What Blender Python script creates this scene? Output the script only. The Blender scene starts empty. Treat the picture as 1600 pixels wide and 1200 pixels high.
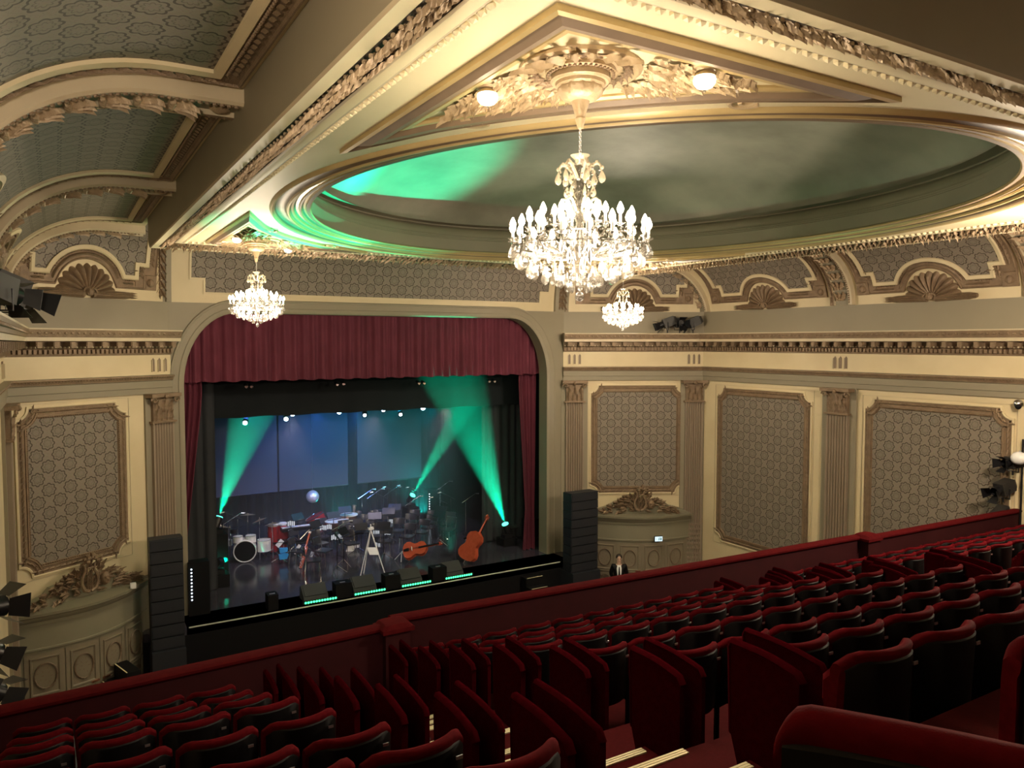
import bpy, math, random
import numpy as np
random.seed(7)
R = math.radians
PI = math.pi
C = bpy.context.scene.collection
SC = bpy.context.scene
E = 8.4                      # eye height above the stalls floor

# ------------------------------------------------------------------ camera
cam_d = bpy.data.cameras.new('camera')
cam = bpy.data.objects.new('camera', cam_d)
C.objects.link(cam)
YAW, PITCH, FPX = 30.8, 3.1, 1195.0
cam.location = (0, 0, E)
cam.rotation_euler = (R(90 - PITCH), 0, R(-YAW))
cam_d.sensor_width = 36
cam_d.lens = 36 * FPX / 1600
cam_d.clip_start = 0.05
cam_d.clip_end = 200
SC.camera = cam

# ------------------------------------------------------------------ view, world
SC.view_settings.view_transform = 'Standard'
SC.view_settings.look = 'None'
SC.view_settings.gamma = 1
SC.view_settings.use_curve_mapping = False
SC.view_settings.exposure = 1.9
W = bpy.data.worlds.new('world')
SC.world = W
W.use_nodes = True
W.node_tree.nodes['Background'].inputs[0].default_value = (0.6, 0.5, 0.4, 1)
W.node_tree.nodes['Background'].inputs[1].default_value = 0.012

def link(d, name, loc=(0, 0, 0)):
    o = bpy.data.objects.new(name, d)
    C.objects.link(o)
    o.location = loc
    return o

def aim(o, target):
    import mathutils
    d = mathutils.Vector(target) - o.location
    o.rotation_euler = d.to_track_quat('-Z', 'Y').to_euler()

def spot(name, loc, target, power, color, angle, blend=0.3, radius=0.08, parent=None):
    l = bpy.data.lights.new(name, 'SPOT')
    l.energy = power; l.color = color; l.spot_size = R(angle); l.spot_blend = blend
    l.shadow_soft_size = radius
    o = link(l, name, loc)
    aim(o, target)
    return o

def point(name, loc, power, color, radius):
    l = bpy.data.lights.new(name, 'POINT')
    l.energy = power; l.color = color; l.shadow_soft_size = radius
    return link(l, name, loc)

STZ_ = 1.5
GREEN = (0.0, 1.0, 0.50)
WARM = (1.0, 0.83, 0.62)
CH_POS = [(3.50, 4.85), (3.55, 16.1), (13.05, 16.1), (13.05, 4.85)]       # chandeliers
# green wash from the stage-front LED bars and the moving heads
spot('led_wash', (8.5, 19.6, E - 6.6), (6.5, 14.0, E + 2.2), 140, (0.02, 1.0, 0.42), 110, 0.9, 0.3)
spot('dome_beam', (10.6, 19.6, E - 6.5), (6.3, 14.4, E + 3.4), 2600, GREEN, 22, 0.75, 0.1)
spot('ring_beam', (11.6, 19.6, E - 6.5), (4.1, 14.2, E + 2.6), 6500, GREEN, 17, 0.6, 0.1)
spot('left_vault_fill', (-0.6, 1.2, E + 0.9), (0.6, 8.0, E + 2.8), 190, (1.0, 0.83, 0.62), 120, 0.6, 0.2)  # unseen fill added to brighten the left vault, no fixture there
for (x, y, w_) in ((17.9, 1.5, 40), (8.5, -1.5, 10)):
    point('rear_fill_light', (x, y, E + 1.4), w_, (1.0, 0.83, 0.62), 0.25)  # unseen fill lights added to lift the walls and coves
# front light for the band, from the cornice spotlights
spot('front_light', (-0.3, 11.2, E + 0.75), (8.0, 24.2, STZ_ + 0.2), 300, (0.86, 0.76, 1.0), 21, 0.5, 0.08)
spot('front_light', (16.4, 18.8, E + 0.8), (7.5, 24.0, STZ_ + 0.6), 90, (0.80, 0.80, 1.0), 34, 0.5, 0.08)
for (x, y, tx, w_) in ((12.2, 27.6, 11.6, 90), (9.0, 27.9, 9.2, 30)):
    spot('teal_haze_fill', (x, y, STZ_ + 0.15), (tx, 25.5, E - 1.0), w_, (0.0, 0.85, 0.75), 110, 0.8, 0.1)  # teal fill added to tint the haze, no lamp stands here
spot('border_fill', (10.8, 21.95, STZ_ + 0.15), (10.4, 22.1, E - 1.0), 45, (0.0, 0.85, 0.55), 70, 1.0, 0.1)  # weak teal fill added to colour the border cloth
# white and blue stage washes hung behind the border
for (x, y, px) in [(4.9, 24.0, 0), (7.1, 24.0, 1), (8.4, 24.0, 2), (9.9, 24.0, 3), (11.2, 24.0, 4)]:
    spot('blue_wash', (x, y, E - 2.25), (x * 0.4 + 5.0, 27.6, E - 5.5), 75, ((0.06, 0.22, 1.0) if x < 9 else (0.0, 0.55, 0.75)), 95, 0.8, 0.1)
for (x, tx) in [(6.0, 6.0), (8.5, 8.6), (11.0, 10.6)]:
    spot('white_wash', (x, 22.6, E - 2.2), (tx, 25.6, E - 6.9), 80, (0.88, 0.78, 1.0), 75, 0.7, 0.15)

# ------------------------------------------------------------------ tagging
def tag(o, label=None, cat=None, group=None, kind=None):
    if label: o['label'] = label
    if cat: o['category'] = cat
    if group: o['group'] = group
    if kind: o['kind'] = kind
    return o

def empty(name, loc=(0, 0, 0), rz=0):
    o = bpy.data.objects.new(name, None)
    C.objects.link(o)
    o.location = loc
    o.rotation_euler = (0, 0, rz)
    o.empty_display_size = 0.1
    return o

KIDS = {}
def copy_tree(o, parent=None):
    c = o.copy()
    C.objects.link(c)
    if parent is not None: c.parent = parent
    KIDS[c.name] = []
    for ch in KIDS.get(o.name, []):
        KIDS[c.name].append(copy_tree(ch, c))
    return c

# ------------------------------------------------------------------ projection (pixel -> place)
cy, sy = math.cos(R(YAW)), math.sin(R(YAW))
cp, sp = math.cos(R(PITCH)), math.sin(R(PITCH))
def ray(px, py):
    a = (px - 800) / FPX; b = (600 - py) / FPX
    f = cp + b * sp; u = -sp + b * cp          # forward(horizontal), up
    return (a * cy + f * sy, -a * sy + f * cy, u)
def at(px, py, X=None, Y=None, h=None):
    d = ray(px, py)
    if Y is not None: t = Y / d[1]
    elif X is not None: t = X / d[0]
    else: t = h / d[2]
    return (d[0] * t, d[1] * t, E + d[2] * t)
def proj(x, y, z):
    z -= E
    xc = x * cy - y * sy; f = x * sy + y * cy
    F = f * cp - z * sp; U = z * cp + f * sp
    if F < 0.05: return (-9999, -9999, F)
    return (800 + FPX * xc / F, 600 - FPX * U / F, F)

# ------------------------------------------------------------------ materials
def mat(name, col, rough=0.6, metal=0.0, emit=None, estr=0.0, spec=0.5, alpha=None):
    m = bpy.data.materials.new(name)
    m.use_nodes = True
    b = m.node_tree.nodes['Principled BSDF']
    b.inputs['Base Color'].default_value = (*col, 1)
    b.inputs['Roughness'].default_value = rough
    b.inputs['Metallic'].default_value = metal
    b.inputs['Specular IOR Level'].default_value = spec
    if emit:
        b.inputs['Emission Color'].default_value = (*emit, 1)
        b.inputs['Emission Strength'].default_value = estr
        m.cycles.emission_sampling = 'NONE'
    return m

def noisy(name, col, col2, scale=3.0, rough=0.6, bump=0.0, bscale=40, metal=0.0, detail=4, spec=0.5):
    m = mat(name, col, rough, metal, spec=spec)
    nt = m.node_tree; N = nt.nodes; L = nt.links
    b = N['Principled BSDF']
    tc = N.new('ShaderNodeTexCoord')
    n = N.new('ShaderNodeTexNoise'); n.inputs['Scale'].default_value = scale; n.inputs['Detail'].default_value = detail
    r = N.new('ShaderNodeValToRGB')
    r.color_ramp.elements[0].position = 0.3; r.color_ramp.elements[0].color = (*col, 1)
    r.color_ramp.elements[1].position = 0.7; r.color_ramp.elements[1].color = (*col2, 1)
    L.new(tc.outputs['Object'], n.inputs['Vector'])
    L.new(n.outputs['Fac'], r.inputs['Fac'])
    L.new(r.outputs['Color'], b.inputs['Base Color'])
    if bump:
        n2 = N.new('ShaderNodeTexNoise'); n2.inputs['Scale'].default_value = bscale; n2.inputs['Detail'].default_value = 3
        bp = N.new('ShaderNodeBump'); bp.inputs['Strength'].default_value = bump; bp.inputs['Distance'].default_value = 0.02
        L.new(tc.outputs['Object'], n2.inputs['Vector'])
        L.new(n2.outputs['Fac'], bp.inputs['Height'])
        L.new(bp.outputs['Normal'], b.inputs['Normal'])
    return m

def wallpaper(name, base, gap, line, w=0.47, h=0.50):
    """scalloped medallions in a half-drop lattice, UV in metres"""
    m = mat(name, base, 0.62)
    nt = m.node_tree; N = nt.nodes; L = nt.links
    b = N['Principled BSDF']
    uv = N.new('ShaderNodeUVMap')
    sc = N.new('ShaderNodeVectorMath'); sc.operation = 'MULTIPLY'; sc.inputs[1].default_value = (1 / w, 1 / h, 1)
    L.new(uv.outputs[0], sc.inputs[0])
    def math_(op, a, b_=None):
        n = N.new('ShaderNodeMath'); n.operation = op
        for i, v in enumerate((a, b_)):
            if v is None: continue
            if isinstance(v, (int, float)): n.inputs[i].default_value = v
            else: L.new(v, n.inputs[i])
        return n.outputs[0]
    def cell(off):
        ad = N.new('ShaderNodeVectorMath'); ad.operation = 'ADD'; ad.inputs[1].default_value = (off, off, 0)
        L.new(sc.outputs[0], ad.inputs[0])
        fr = N.new('ShaderNodeVectorMath'); fr.operation = 'FRACTION'; L.new(ad.outputs[0], fr.inputs[0])
        sb = N.new('ShaderNodeVectorMath'); sb.operation = 'SUBTRACT'; sb.inputs[1].default_value = (0.5, 0.5, 0)
        L.new(fr.outputs[0], sb.inputs[0])
        ml = N.new('ShaderNodeVectorMath'); ml.operation = 'MULTIPLY'; ml.inputs[1].default_value = (w, h * 1.05, 0)
        L.new(sb.outputs[0], ml.inputs[0])
        le = N.new('ShaderNodeVectorMath'); le.operation = 'LENGTH'; L.new(ml.outputs[0], le.inputs[0])
        sx = N.new('ShaderNodeSeparateXYZ'); L.new(ml.outputs[0], sx.inputs[0])
        an = math_('ARCTAN2', sx.outputs[1], sx.outputs[0])
        lob = math_('ABSOLUTE', math_('COSINE', math_('MULTIPLY', an, 4.0)))
        lob = math_('MULTIPLY', lob, -0.030)
        return math_('ADD', le.outputs['Value'], lob)
    r1, r2 = cell(0.0), cell(0.5)
    r = math_('MINIMUM', r1, r2)
    d = math_('ABSOLUTE', math_('SUBTRACT', r, 0.118))
    ln = math_('LESS_THAN', d, 0.0125)
    inside = math_('LESS_THAN', r, 0.118)
    # lattice ties between medallions
    tie = math_('LESS_THAN', math_('ABSOLUTE', math_('SUBTRACT', r1, r2)), 0.010)
    tie = math_('MULTIPLY', tie, math_('SUBTRACT', 1.0, inside))
    nz = N.new('ShaderNodeTexNoise'); nz.inputs['Scale'].default_value = 26; nz.inputs['Detail'].default_value = 3
    L.new(uv.outputs[0], nz.inputs['Vector'])
    vo = N.new('ShaderNodeTexVoronoi'); vo.inputs['Scale'].default_value = 30
    L.new(uv.outputs[0], vo.inputs['Vector'])
    inner = math_('LESS_THAN', math_('ABSOLUTE', math_('SUBTRACT', r, 0.055)), 0.007)
    mo = math_('MULTIPLY', math_('LESS_THAN', vo.outputs['Distance'], 0.22), 0.5)
    m1 = N.new('ShaderNodeMix'); m1.data_type = 'RGBA'
    m1.inputs['A'].default_value = (*gap, 1); m1.inputs['B'].default_value = (*base, 1)
    L.new(inside, m1.inputs['Factor'])
    m2 = N.new('ShaderNodeMix'); m2.data_type = 'RGBA'; m2.inputs['B'].default_value = (*line, 1)
    L.new(m1.outputs['Result'], m2.inputs['A'])
    fac = math_('MAXIMUM', math_('MAXIMUM', math_('MULTIPLY', ln, 0.95), math_('MULTIPLY', inner, 0.6)), math_('MULTIPLY', mo, 0.45))
    fac = math_('MAXIMUM', fac, math_('MULTIPLY', tie, 0.10))
    L.new(fac, m2.inputs['Factor'])
    m3 = N.new('ShaderNodeMix'); m3.data_type = 'RGBA'; m3.blend_type = 'MULTIPLY'; m3.inputs['Factor'].default_value = 0.25
    L.new(m2.outputs['Result'], m3.inputs['A']); L.new(nz.outputs['Color'], m3.inputs['B'])
    L.new(m3.outputs['Result'], b.inputs['Base Color'])
    return m

M = {}
M['cream'] = noisy('cream_plaster', (0.66, 0.56, 0.36), (0.60, 0.50, 0.31), 1.3, 0.55)
M['ceil'] = noisy('ceiling_plaster', (0.74, 0.66, 0.45), (0.70, 0.61, 0.40), 0.8, 0.5)
M['beamcream'] = noisy('beam_plaster', (0.55, 0.46, 0.31), (0.48, 0.40, 0.27), 2.0, 0.5)
M['taupe'] = noisy('taupe_paint', (0.27, 0.235, 0.165), (0.25, 0.215, 0.15), 1.0, 0.6)
M['olive'] = noisy('olive_paint', (0.24, 0.22, 0.15), (0.21, 0.19, 0.13), 1.0, 0.55)
M['gilt'] = noisy('bronze_gilt', (0.28, 0.195, 0.12), (0.20, 0.135, 0.085), 6.0, 0.42, 0.6, 60, 0.25)
M['giltb'] = noisy('light_gilt', (0.52, 0.40, 0.25), (0.44, 0.33, 0.20), 5.0, 0.4, 0.3, 50, 0.15)
M['giltc'] = noisy('band_gilt', (0.40, 0.30, 0.19), (0.28, 0.20, 0.125), 8.0, 0.38, 0.3, 50, 0.2)
M['ribgilt'] = noisy('rib_gilt', (0.46, 0.34, 0.22), (0.36, 0.26, 0.165), 8.0, 0.38, 0.3, 50, 0.2)
M['edgew'] = mat('pale_edge', (0.55, 0.56, 0.50), 0.5)
M['standl'] = mat('stand_light_glow', (0.3, 0.3, 0.3), 0.5, emit=(0.85, 0.92, 1.0), estr=0.14)
M['crevice_shade'] = noisy('painted_crevice_shade', (0.035, 0.024, 0.014), (0.05, 0.034, 0.02), 5.0, 0.6)  # near-black colour stands in for shade between the carved leaves
M['gold'] = noisy('gold_paint', (0.55, 0.42, 0.20), (0.45, 0.34, 0.16), 2.0, 0.35, metal=0.2)
M['brownp'] = noisy('brown_paint', (0.22, 0.155, 0.10), (0.17, 0.12, 0.08), 3.0, 0.5)
M['paper'] = wallpaper('damask_paper', (0.240, 0.203, 0.158), (0.258, 0.218, 0.168), (0.060, 0.042, 0.027))
M['flute'] = noisy('pilaster_paint', (0.29, 0.225, 0.165), (0.26, 0.20, 0.145), 2.0, 0.5)
M['doorp'] = noisy('door_paint', (0.24, 0.20, 0.14), (0.21, 0.175, 0.12), 2.0, 0.5)
M['redcur'] = noisy('crimson_curtain', (0.145, 0.030, 0.050), (0.110, 0.022, 0.038), 2.0, 0.75, spec=0.2)
M['blackcur'] = noisy('black_drape', (0.016, 0.018, 0.022), (0.025, 0.027, 0.032), 2.0, 0.8)
M['border'] = noisy('dark_border_cloth', (0.014, 0.016, 0.018), (0.010, 0.012, 0.014), 1.0, 0.9, spec=0.1)
M['velvet'] = noisy('red_velvet', (0.080, 0.0028, 0.0055), (0.056, 0.0018, 0.0035), 30.0, 0.8, 0.15, 300, spec=0.12)
M['railvel'] = noisy('rail_velvet', (0.075, 0.006, 0.007), (0.06, 0.004, 0.006), 12.0, 0.8, 0.15, 200, spec=0.12)
M['railpan'] = noisy('rail_panel_cloth', (0.030, 0.002, 0.004), (0.024, 0.0015, 0.003), 4.0, 0.8, spec=0.2)
M['shell'] = mat('black_seat_shell', (0.003, 0.0025, 0.003), 0.55, spec=0.15)
M['velvet_shaded'] = noisy('red_velvet_shaded', (0.034, 0.0013, 0.003), (0.026, 0.001, 0.0022), 20.0, 0.9, 0.1, 300, spec=0.0)  # same red velvet, darkened in colour for the shade on row ends
M['steel'] = mat('steel', (0.6, 0.6, 0.62), 0.3, 0.9)
M['carpet'] = noisy('red_carpet', (0.05, 0.002, 0.003), (0.04, 0.0015, 0.002), 30, 0.95, 0.2, 200, spec=0.1)
M['nosing'] = mat('cream_nosing', (0.75, 0.66, 0.42), 0.5)
M['stagefl'] = noisy('stage_floor', (0.035, 0.033, 0.045), (0.05, 0.045, 0.06), 2.0, 0.16)
M['blackp'] = mat('black_paint', (0.004, 0.004, 0.005), 0.6, spec=0.2)
M['blackm'] = mat('black_metal', (0.012, 0.012, 0.014), 0.35, 0.3)
M['chrome'] = mat('chrome', (0.85, 0.85, 0.88), 0.15, 1.0)
M['white'] = mat('white_paint', (0.8, 0.8, 0.8), 0.4)
M['screen'] = mat('grey_screen', (0.10, 0.10, 0.13), 0.8, spec=0.1)
M['stalls'] = noisy('stalls_floor', (0.05, 0.02, 0.02), (0.04, 0.018, 0.018), 2, 0.9)
M['glass'] = mat('crystal', (0.06, 0.053, 0.042), 0.10, 0.0, spec=1.0); M['glass'].node_tree.nodes['Principled BSDF'].inputs['Alpha'].default_value = 0.45
M['bulb'] = mat('bulb_glow', (1, 1, 1), 0.3, emit=(1.0, 0.80, 0.50), estr=9)
M['globe'] = mat('globe_glow', (1, 1, 1), 0.3, emit=(1.0, 0.86, 0.60), estr=1.6)
M['ggreen'] = mat('green_lens', (0, 0, 0), 0.3, emit=(0.06, 1.0, 0.62), estr=1.6)
M['led'] = mat('green_led', (0, 0, 0), 0.3, emit=(0.04, 1.0, 0.24), estr=1.3)
M['blens'] = mat('blue_white_lens', (0, 0, 0), 0.3, emit=(0.45, 0.75, 1.0), estr=8)
M['dot'] = mat('white_indicator', (0, 0, 0), 0.3, emit=(0.75, 0.9, 1.0), estr=0.9)
M['wood'] = noisy('red_varnish', (0.50, 0.10, 0.05), (0.40, 0.07, 0.03), 8, 0.25)
M['reddrum'] = noisy('red_drum_shell', (0.42, 0.02, 0.03), (0.34, 0.015, 0.02), 4, 0.2)
M['copper'] = mat('copper', (0.62, 0.28, 0.18), 0.25, 0.9)
M['skin'] = mat('skin', (0.55, 0.36, 0.27), 0.5)
M['head'] = mat('drum_head', (0.75, 0.72, 0.66), 0.5)
M['brass'] = mat('cymbal_brass', (0.75, 0.60, 0.40), 0.3, 0.8)
M['hair'] = mat('dark_hair', (0.02, 0.014, 0.01), 0.6)
for _k in ('velvet', 'railvel'):
    _b = M[_k].node_tree.nodes['Principled BSDF']
    _b.inputs['Sheen Weight'].default_value = 0.08; _b.inputs['Specular IOR Level'].default_value = 0.03; _b.inputs['Sheen Tint'].default_value = (1.0, 0.02, 0.02, 1); _b.inputs['Sheen Roughness'].default_value = 0.35
M['crystal_lit'] = mat('crystal_lit_crown', (0.55, 0.49, 0.38), 0.10, 0.0, spec=1.0); M['crystal_lit'].node_tree.nodes['Principled BSDF'].inputs['Alpha'].default_value = 0.7  # crown crystal coloured lighter than the lower drops to look lit
M['mirror'] = mat('mirror_tiles', (0.85, 0.85, 0.9), 0.35, 0.55)
M['mongrey'] = mat('grey_grille', (0.04, 0.045, 0.045), 0.7, spec=0.2)
M['blue'] = mat('bright_blue', (0.04, 0.35, 0.8), 0.4)
# ------------------------------------------------------------------ mesh building
class MB:
    def __init__(s):
        s.v = []; s.f = []; s.m = []; s.uv = []
    def add(s, v, f, mi=0, uv=None):
        b = len(s.v)
        s.v.extend([tuple(p) for p in v])
        s.uv.extend(uv if uv is not None else [(0, 0)] * len(v))
        for k, q in enumerate(f):
            s.f.append(tuple(i + b for i in q))
            s.m.append(mi[k] if isinstance(mi, (list, tuple)) else mi)
        return s
    def box(s, c, d, rz=0, mi=0, rx=0):
        x, y, z = d[0] / 2, d[1] / 2, d[2] / 2
        P = [(-x, -y, -z), (x, -y, -z), (x, y, -z), (-x, y, -z), (-x, -y, z), (x, -y, z), (x, y, z), (-x, y, z)]
        ca, sa = math.cos(rz), math.sin(rz); cb, sb = math.cos(rx), math.sin(rx)
        Q = []
        for p in P:
            yy = p[1] * cb - p[2] * sb; zz = p[1] * sb + p[2] * cb
            Q.append((c[0] + p[0] * ca - yy * sa, c[1] + p[0] * sa + yy * ca, c[2] + zz))
        return s.add(Q, [(0, 3, 2, 1), (4, 5, 6, 7), (0, 1, 5, 4), (1, 2, 6, 5), (2, 3, 7, 6), (3, 0, 4, 7)], mi)
    def tube(s, p0, p1, r0, r1=None, n=8, mi=0, cap=True):
        if r1 is None: r1 = r0
        a = np.array(p0, float); b = np.array(p1, float); d = b - a
        L = np.linalg.norm(d); d = d / max(L, 1e-9)
        t = np.array([0, 0, 1.0]) if abs(d[2]) < .9 else np.array([1.0, 0, 0])
        e1 = np.cross(d, t); e1 /= np.linalg.norm(e1); e2 = np.cross(d, e1)
        V = []
        for q, r in ((a, r0), (b, r1)):
            for i in range(n):
                an = 2 * PI * i / n
                V.append(q + e1 * r * math.cos(an) + e2 * r * math.sin(an))
        F = [(i, (i + 1) % n, n + (i + 1) % n, n + i) for i in range(n)]
        if cap: F += [tuple(range(n - 1, -1, -1)), tuple(range(n, 2 * n))]
        return s.add(V, F, mi)
    def path(s, pts, r, n=6, mi=0, closed=False):
        """tube along a polyline; r number or list"""
        P = [np.array(p, float) for p in pts]; k = len(P)
        rr = r if isinstance(r, (list, tuple)) else [r] * k
        V = []; prev = None
        for i in range(k):
            if closed: d = P[(i + 1) % k] - P[i - 1]
            else: d = P[min(i + 1, k - 1)] - P[max(i - 1, 0)]
            d = d / max(np.linalg.norm(d), 1e-9)
            if prev is None:
                t = np.array([0, 0, 1.0]) if abs(d[2]) < .9 else np.array([1.0, 0, 0])
                e1 = np.cross(d, t)
            else:
                e1 = prev - d * np.dot(prev, d)
            e1 /= max(np.linalg.norm(e1), 1e-9); prev = e1
            e2 = np.cross(d, e1)
            for j in range(n):
                an = 2 * PI * j / n
                V.append(P[i] + (e1 * math.cos(an) + e2 * math.sin(an)) * rr[i])
        F = []
        for i in range(k if closed else k - 1):
            a = i * n; b = ((i + 1) % k) * n
            F += [(a + j, a + (j + 1) % n, b + (j + 1) % n, b + j) for j in range(n)]
        if not closed: F += [tuple(range(n - 1, -1, -1)), tuple(range((k - 1) * n, k * n))]
        return s.add(V, F, mi)
    def lathe(s, prof, c=(0, 0, 0), n=24, mi=0, ax='z', rib=0, nrib=0, ell=1.0):
        V = []; F = []
        for (r, z) in prof:
            for i in range(n):
                a = 2 * PI * i / n
                q = r * (1 + rib * abs(math.sin(nrib * a / 2))) if rib else r
                x, y = q * math.cos(a), q * math.sin(a) * ell
                if ax == 'z': V.append((c[0] + x, c[1] + y, c[2] + z))
                elif ax == 'y': V.append((c[0] + x, c[1] + z, c[2] + y))
                else: V.append((c[0] + z, c[1] + x, c[2] + y))
        for k in range(len(prof) - 1):
            for i in range(n):
                j = (i + 1) % n
                F.append((k * n + i, k * n + j, (k + 1) * n + j, (k + 1) * n + i))
        if prof[0][0] > 1e-4: F.append(tuple(range(n - 1, -1, -1)))
        if prof[-1][0] > 1e-4: F.append(tuple(range((len(prof) - 1) * n, len(prof) * n)))
        return s.add(V, F, mi)
    def ball(s, c, r, n=8, m=6, mi=0, sc=(1, 1, 1)):
        V = []; F = []
        for j in range(m + 1):
            t = PI * j / m
            for i in range(n):
                a = 2 * PI * i / n
                V.append((c[0] + r * sc[0] * math.sin(t) * math.cos(a), c[1] + r * sc[1] * math.sin(t) * math.sin(a), c[2] + r * sc[2] * math.cos(t)))
        for j in range(m):
            for i in range(n):
                F.append((j * n + i, (j + 1) * n + i, (j + 1) * n + (i + 1) % n, j * n + (i + 1) % n))
        return s.add(V, F, mi)
    def prism(s, poly, z0, z1, fn=None, mi=0):
        """extrude a polygon (u,v) from w=z0 to w=z1, fn maps (u,v,w)"""
        fn = fn or (lambda u, v, w: (u, v, w))
        n = len(poly)
        V = [fn(p[0], p[1], z0) for p in poly] + [fn(p[0], p[1], z1) for p in poly]
        F = [tuple(range(n - 1, -1, -1)), tuple(range(n, 2 * n))] + [(i, (i + 1) % n, n + (i + 1) % n, n + i) for i in range(n)]
        return s.add(V, F, mi)
    def grid(s, P, nu, nv, mi=0, uv=None, closed_u=False):
        F = []
        for i in range(nu if closed_u else nu - 1):
            for j in range(nv - 1):
                a = i * nv + j; b = ((i + 1) % nu) * nv + j
                F.append((a, b, b + 1, a + 1))
        return s.add(P, F, mi, uv)
    def mould(s, path, prof, closed=False, fn=None, mi=0, maxlen=None, smi=None, shear=None):
        """profile [(offset to the left, w)] carried along path [(u,v)] with mitred corners"""
        fn = fn or (lambda u, v, w: (u, v, w))
        P = [np.array(p, float) for p in path]; n = len(P)
        off = []
        for i in range(n):
            ds = []
            if closed or i > 0: ds.append(P[i] - P[i - 1])
            if closed or i < n - 1: ds.append(P[(i + 1) % n] - P[i])
            ns = []
            for d in ds:
                L = np.linalg.norm(d)
                if L > 1e-9: ns.append(np.array([-d[1], d[0]]) / L)
            if len(ns) == 2:
                m = ns[0] + ns[1]; L2 = np.dot(m, m)
                m = m * (2 / L2) if L2 > 0.15 else ns[0]
            else: m = ns[0]
            off.append(m)
        rings = []
        cnt = n if closed else n - 1
        for i in range(cnt):
            a, b = P[i], P[(i + 1) % n]; oa, ob = off[i], off[(i + 1) % n]
            k = 1 if not maxlen else max(1, int(math.ceil(np.linalg.norm(b - a) / maxlen)))
            for j in range(k): rings.append((a + (b - a) * j / k, oa + (ob - oa) * j / k))
        if not closed: rings.append((P[-1], off[-1]))
        V = []; F = []; mm = []
        m_ = len(prof)
        for ri, (p, o) in enumerate(rings):
            sh = np.zeros(2)
            if shear and not closed:
                if ri == 0: d_ = P[1] - P[0]; sh = d_ / np.linalg.norm(d_) * shear[0]
                if ri == len(rings) - 1: d_ = P[-1] - P[-2]; sh = -d_ / np.linalg.norm(d_) * shear[1]
            for (q, w) in prof:
                V.append(fn(p[0] + o[0] * q + sh[0] * q, p[1] + o[1] * q + sh[1] * q, w))
        nr = len(rings)
        for i in range(nr if closed else nr - 1):
            for j in range(m_ - 1):
                a = i * m_ + j; b = ((i + 1) % nr) * m_ + j
                F.append((a, b, b + 1, a + 1)); mm.append(smi[j] if smi else mi)
        if not closed:
            F.append(tuple(range(m_))); mm.append(mi)
            F.append(tuple(range(nr * m_ - 1, (nr - 1) * m_ - 1, -1))); mm.append(mi)
        return s.add(V, F, mm)
    def unit(s, U, o, ex, ey, ez, sc=1.0, mi=0):
        Vn = U[0]
        o = np.array(o, float)
        B = np.array([ex, ey, ez], float) * sc
        V = Vn @ B + o
        return s.add(V.tolist(), U[1], mi)
    def build(s, name, mats, parent=None, smooth=True, angle=35, loc=None):
        me = bpy.data.meshes.new(name)
        me.from_pydata(s.v, [], s.f)
        if not isinstance(mats, (list, tuple)): mats = [mats]
        for m in mats: me.materials.append(M[m] if isinstance(m, str) else m)
        me.polygons.foreach_set('material_index', s.m)
        if any(u != (0, 0) for u in s.uv):
            ul = me.uv_layers.new(name='UVMap')
            idx = np.zeros(len(me.loops), dtype=np.int32); me.loops.foreach_get('vertex_index', idx)
            ul.data.foreach_set('uv', np.array(s.uv, dtype=np.float32)[idx].ravel())
        me.validate()
        if smooth:
            me.polygons.foreach_set('use_smooth', [True] * len(me.polygons))
            me.set_sharp_from_angle(angle=R(angle))
        me.update()
        o = bpy.data.objects.new(name, me)
        C.objects.link(o)
        if parent is not None:
            o.parent = parent
            KIDS.setdefault(parent.name, []).append(o)
        if loc is not None: o.location = loc
        return o

def struct(o):
    o['kind'] = 'structure'
    return o

# acanthus leaf: x = length, y = width, z = relief
def leaf_unit(L=1.0, Wd=0.55, H=0.22, curl=0.55, nu=10, nv=5, lobes=3):
    V = []
    for i in range(nu):
        t = i / (nu - 1)
        w = Wd * 0.5 * (math.sin(PI * min(1, 0.12 + 0.88 * t) ** 0.8) * 0.9 + 0.12) * (1 + 0.40 * math.cos(2 * PI * lobes * t))
        for j in range(nv):
            q = -1 + 2 * j / (nv - 1)
            z = H * (1 - q * q) * (0.6 + 0.4 * math.sin(PI * t)) + curl * max(0, t - 0.55) ** 1.3 + 0.25 * H * math.cos(q * 6)
            x = L * t - L * 0.10 * abs(q) - (0.25 * L * max(0, t - 0.85))
            V.append((x, q * w, z))
    F = []
    for i in range(nu - 1):
        for j in range(nv - 1):
            a = i * nv + j
            F.append((a, a + nv, a + nv + 1, a + 1))
    return (np.array(V), F)
LEAF = leaf_unit()
LEAFS = leaf_unit(nu=4, nv=3, lobes=2)
BEAD = None
_b = MB(); _b.ball((0, 0, 0), 1, 5, 3); BEAD = (np.array(_b.v), _b.f)
_b = MB(); _b.box((0, 0, 0), (1, 1, 1)); CUBE = (np.array(_b.v), _b.f)

def resample(path, step, closed=False):
    """points and tangents every step metres along a 2-D path"""
    P = [np.array(p, float) for p in path]
    if closed: P = P + [P[0]]
    out = []
    for i in range(len(P) - 1):
        d = P[i + 1] - P[i]; L = np.linalg.norm(d)
        if L < 1e-6: continue
        d = d / L; n = max(1, int(round(L / step)))
        for k in range(n): out.append((P[i] + d * L * (k + 0.5) / n, d))
    return out

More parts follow.
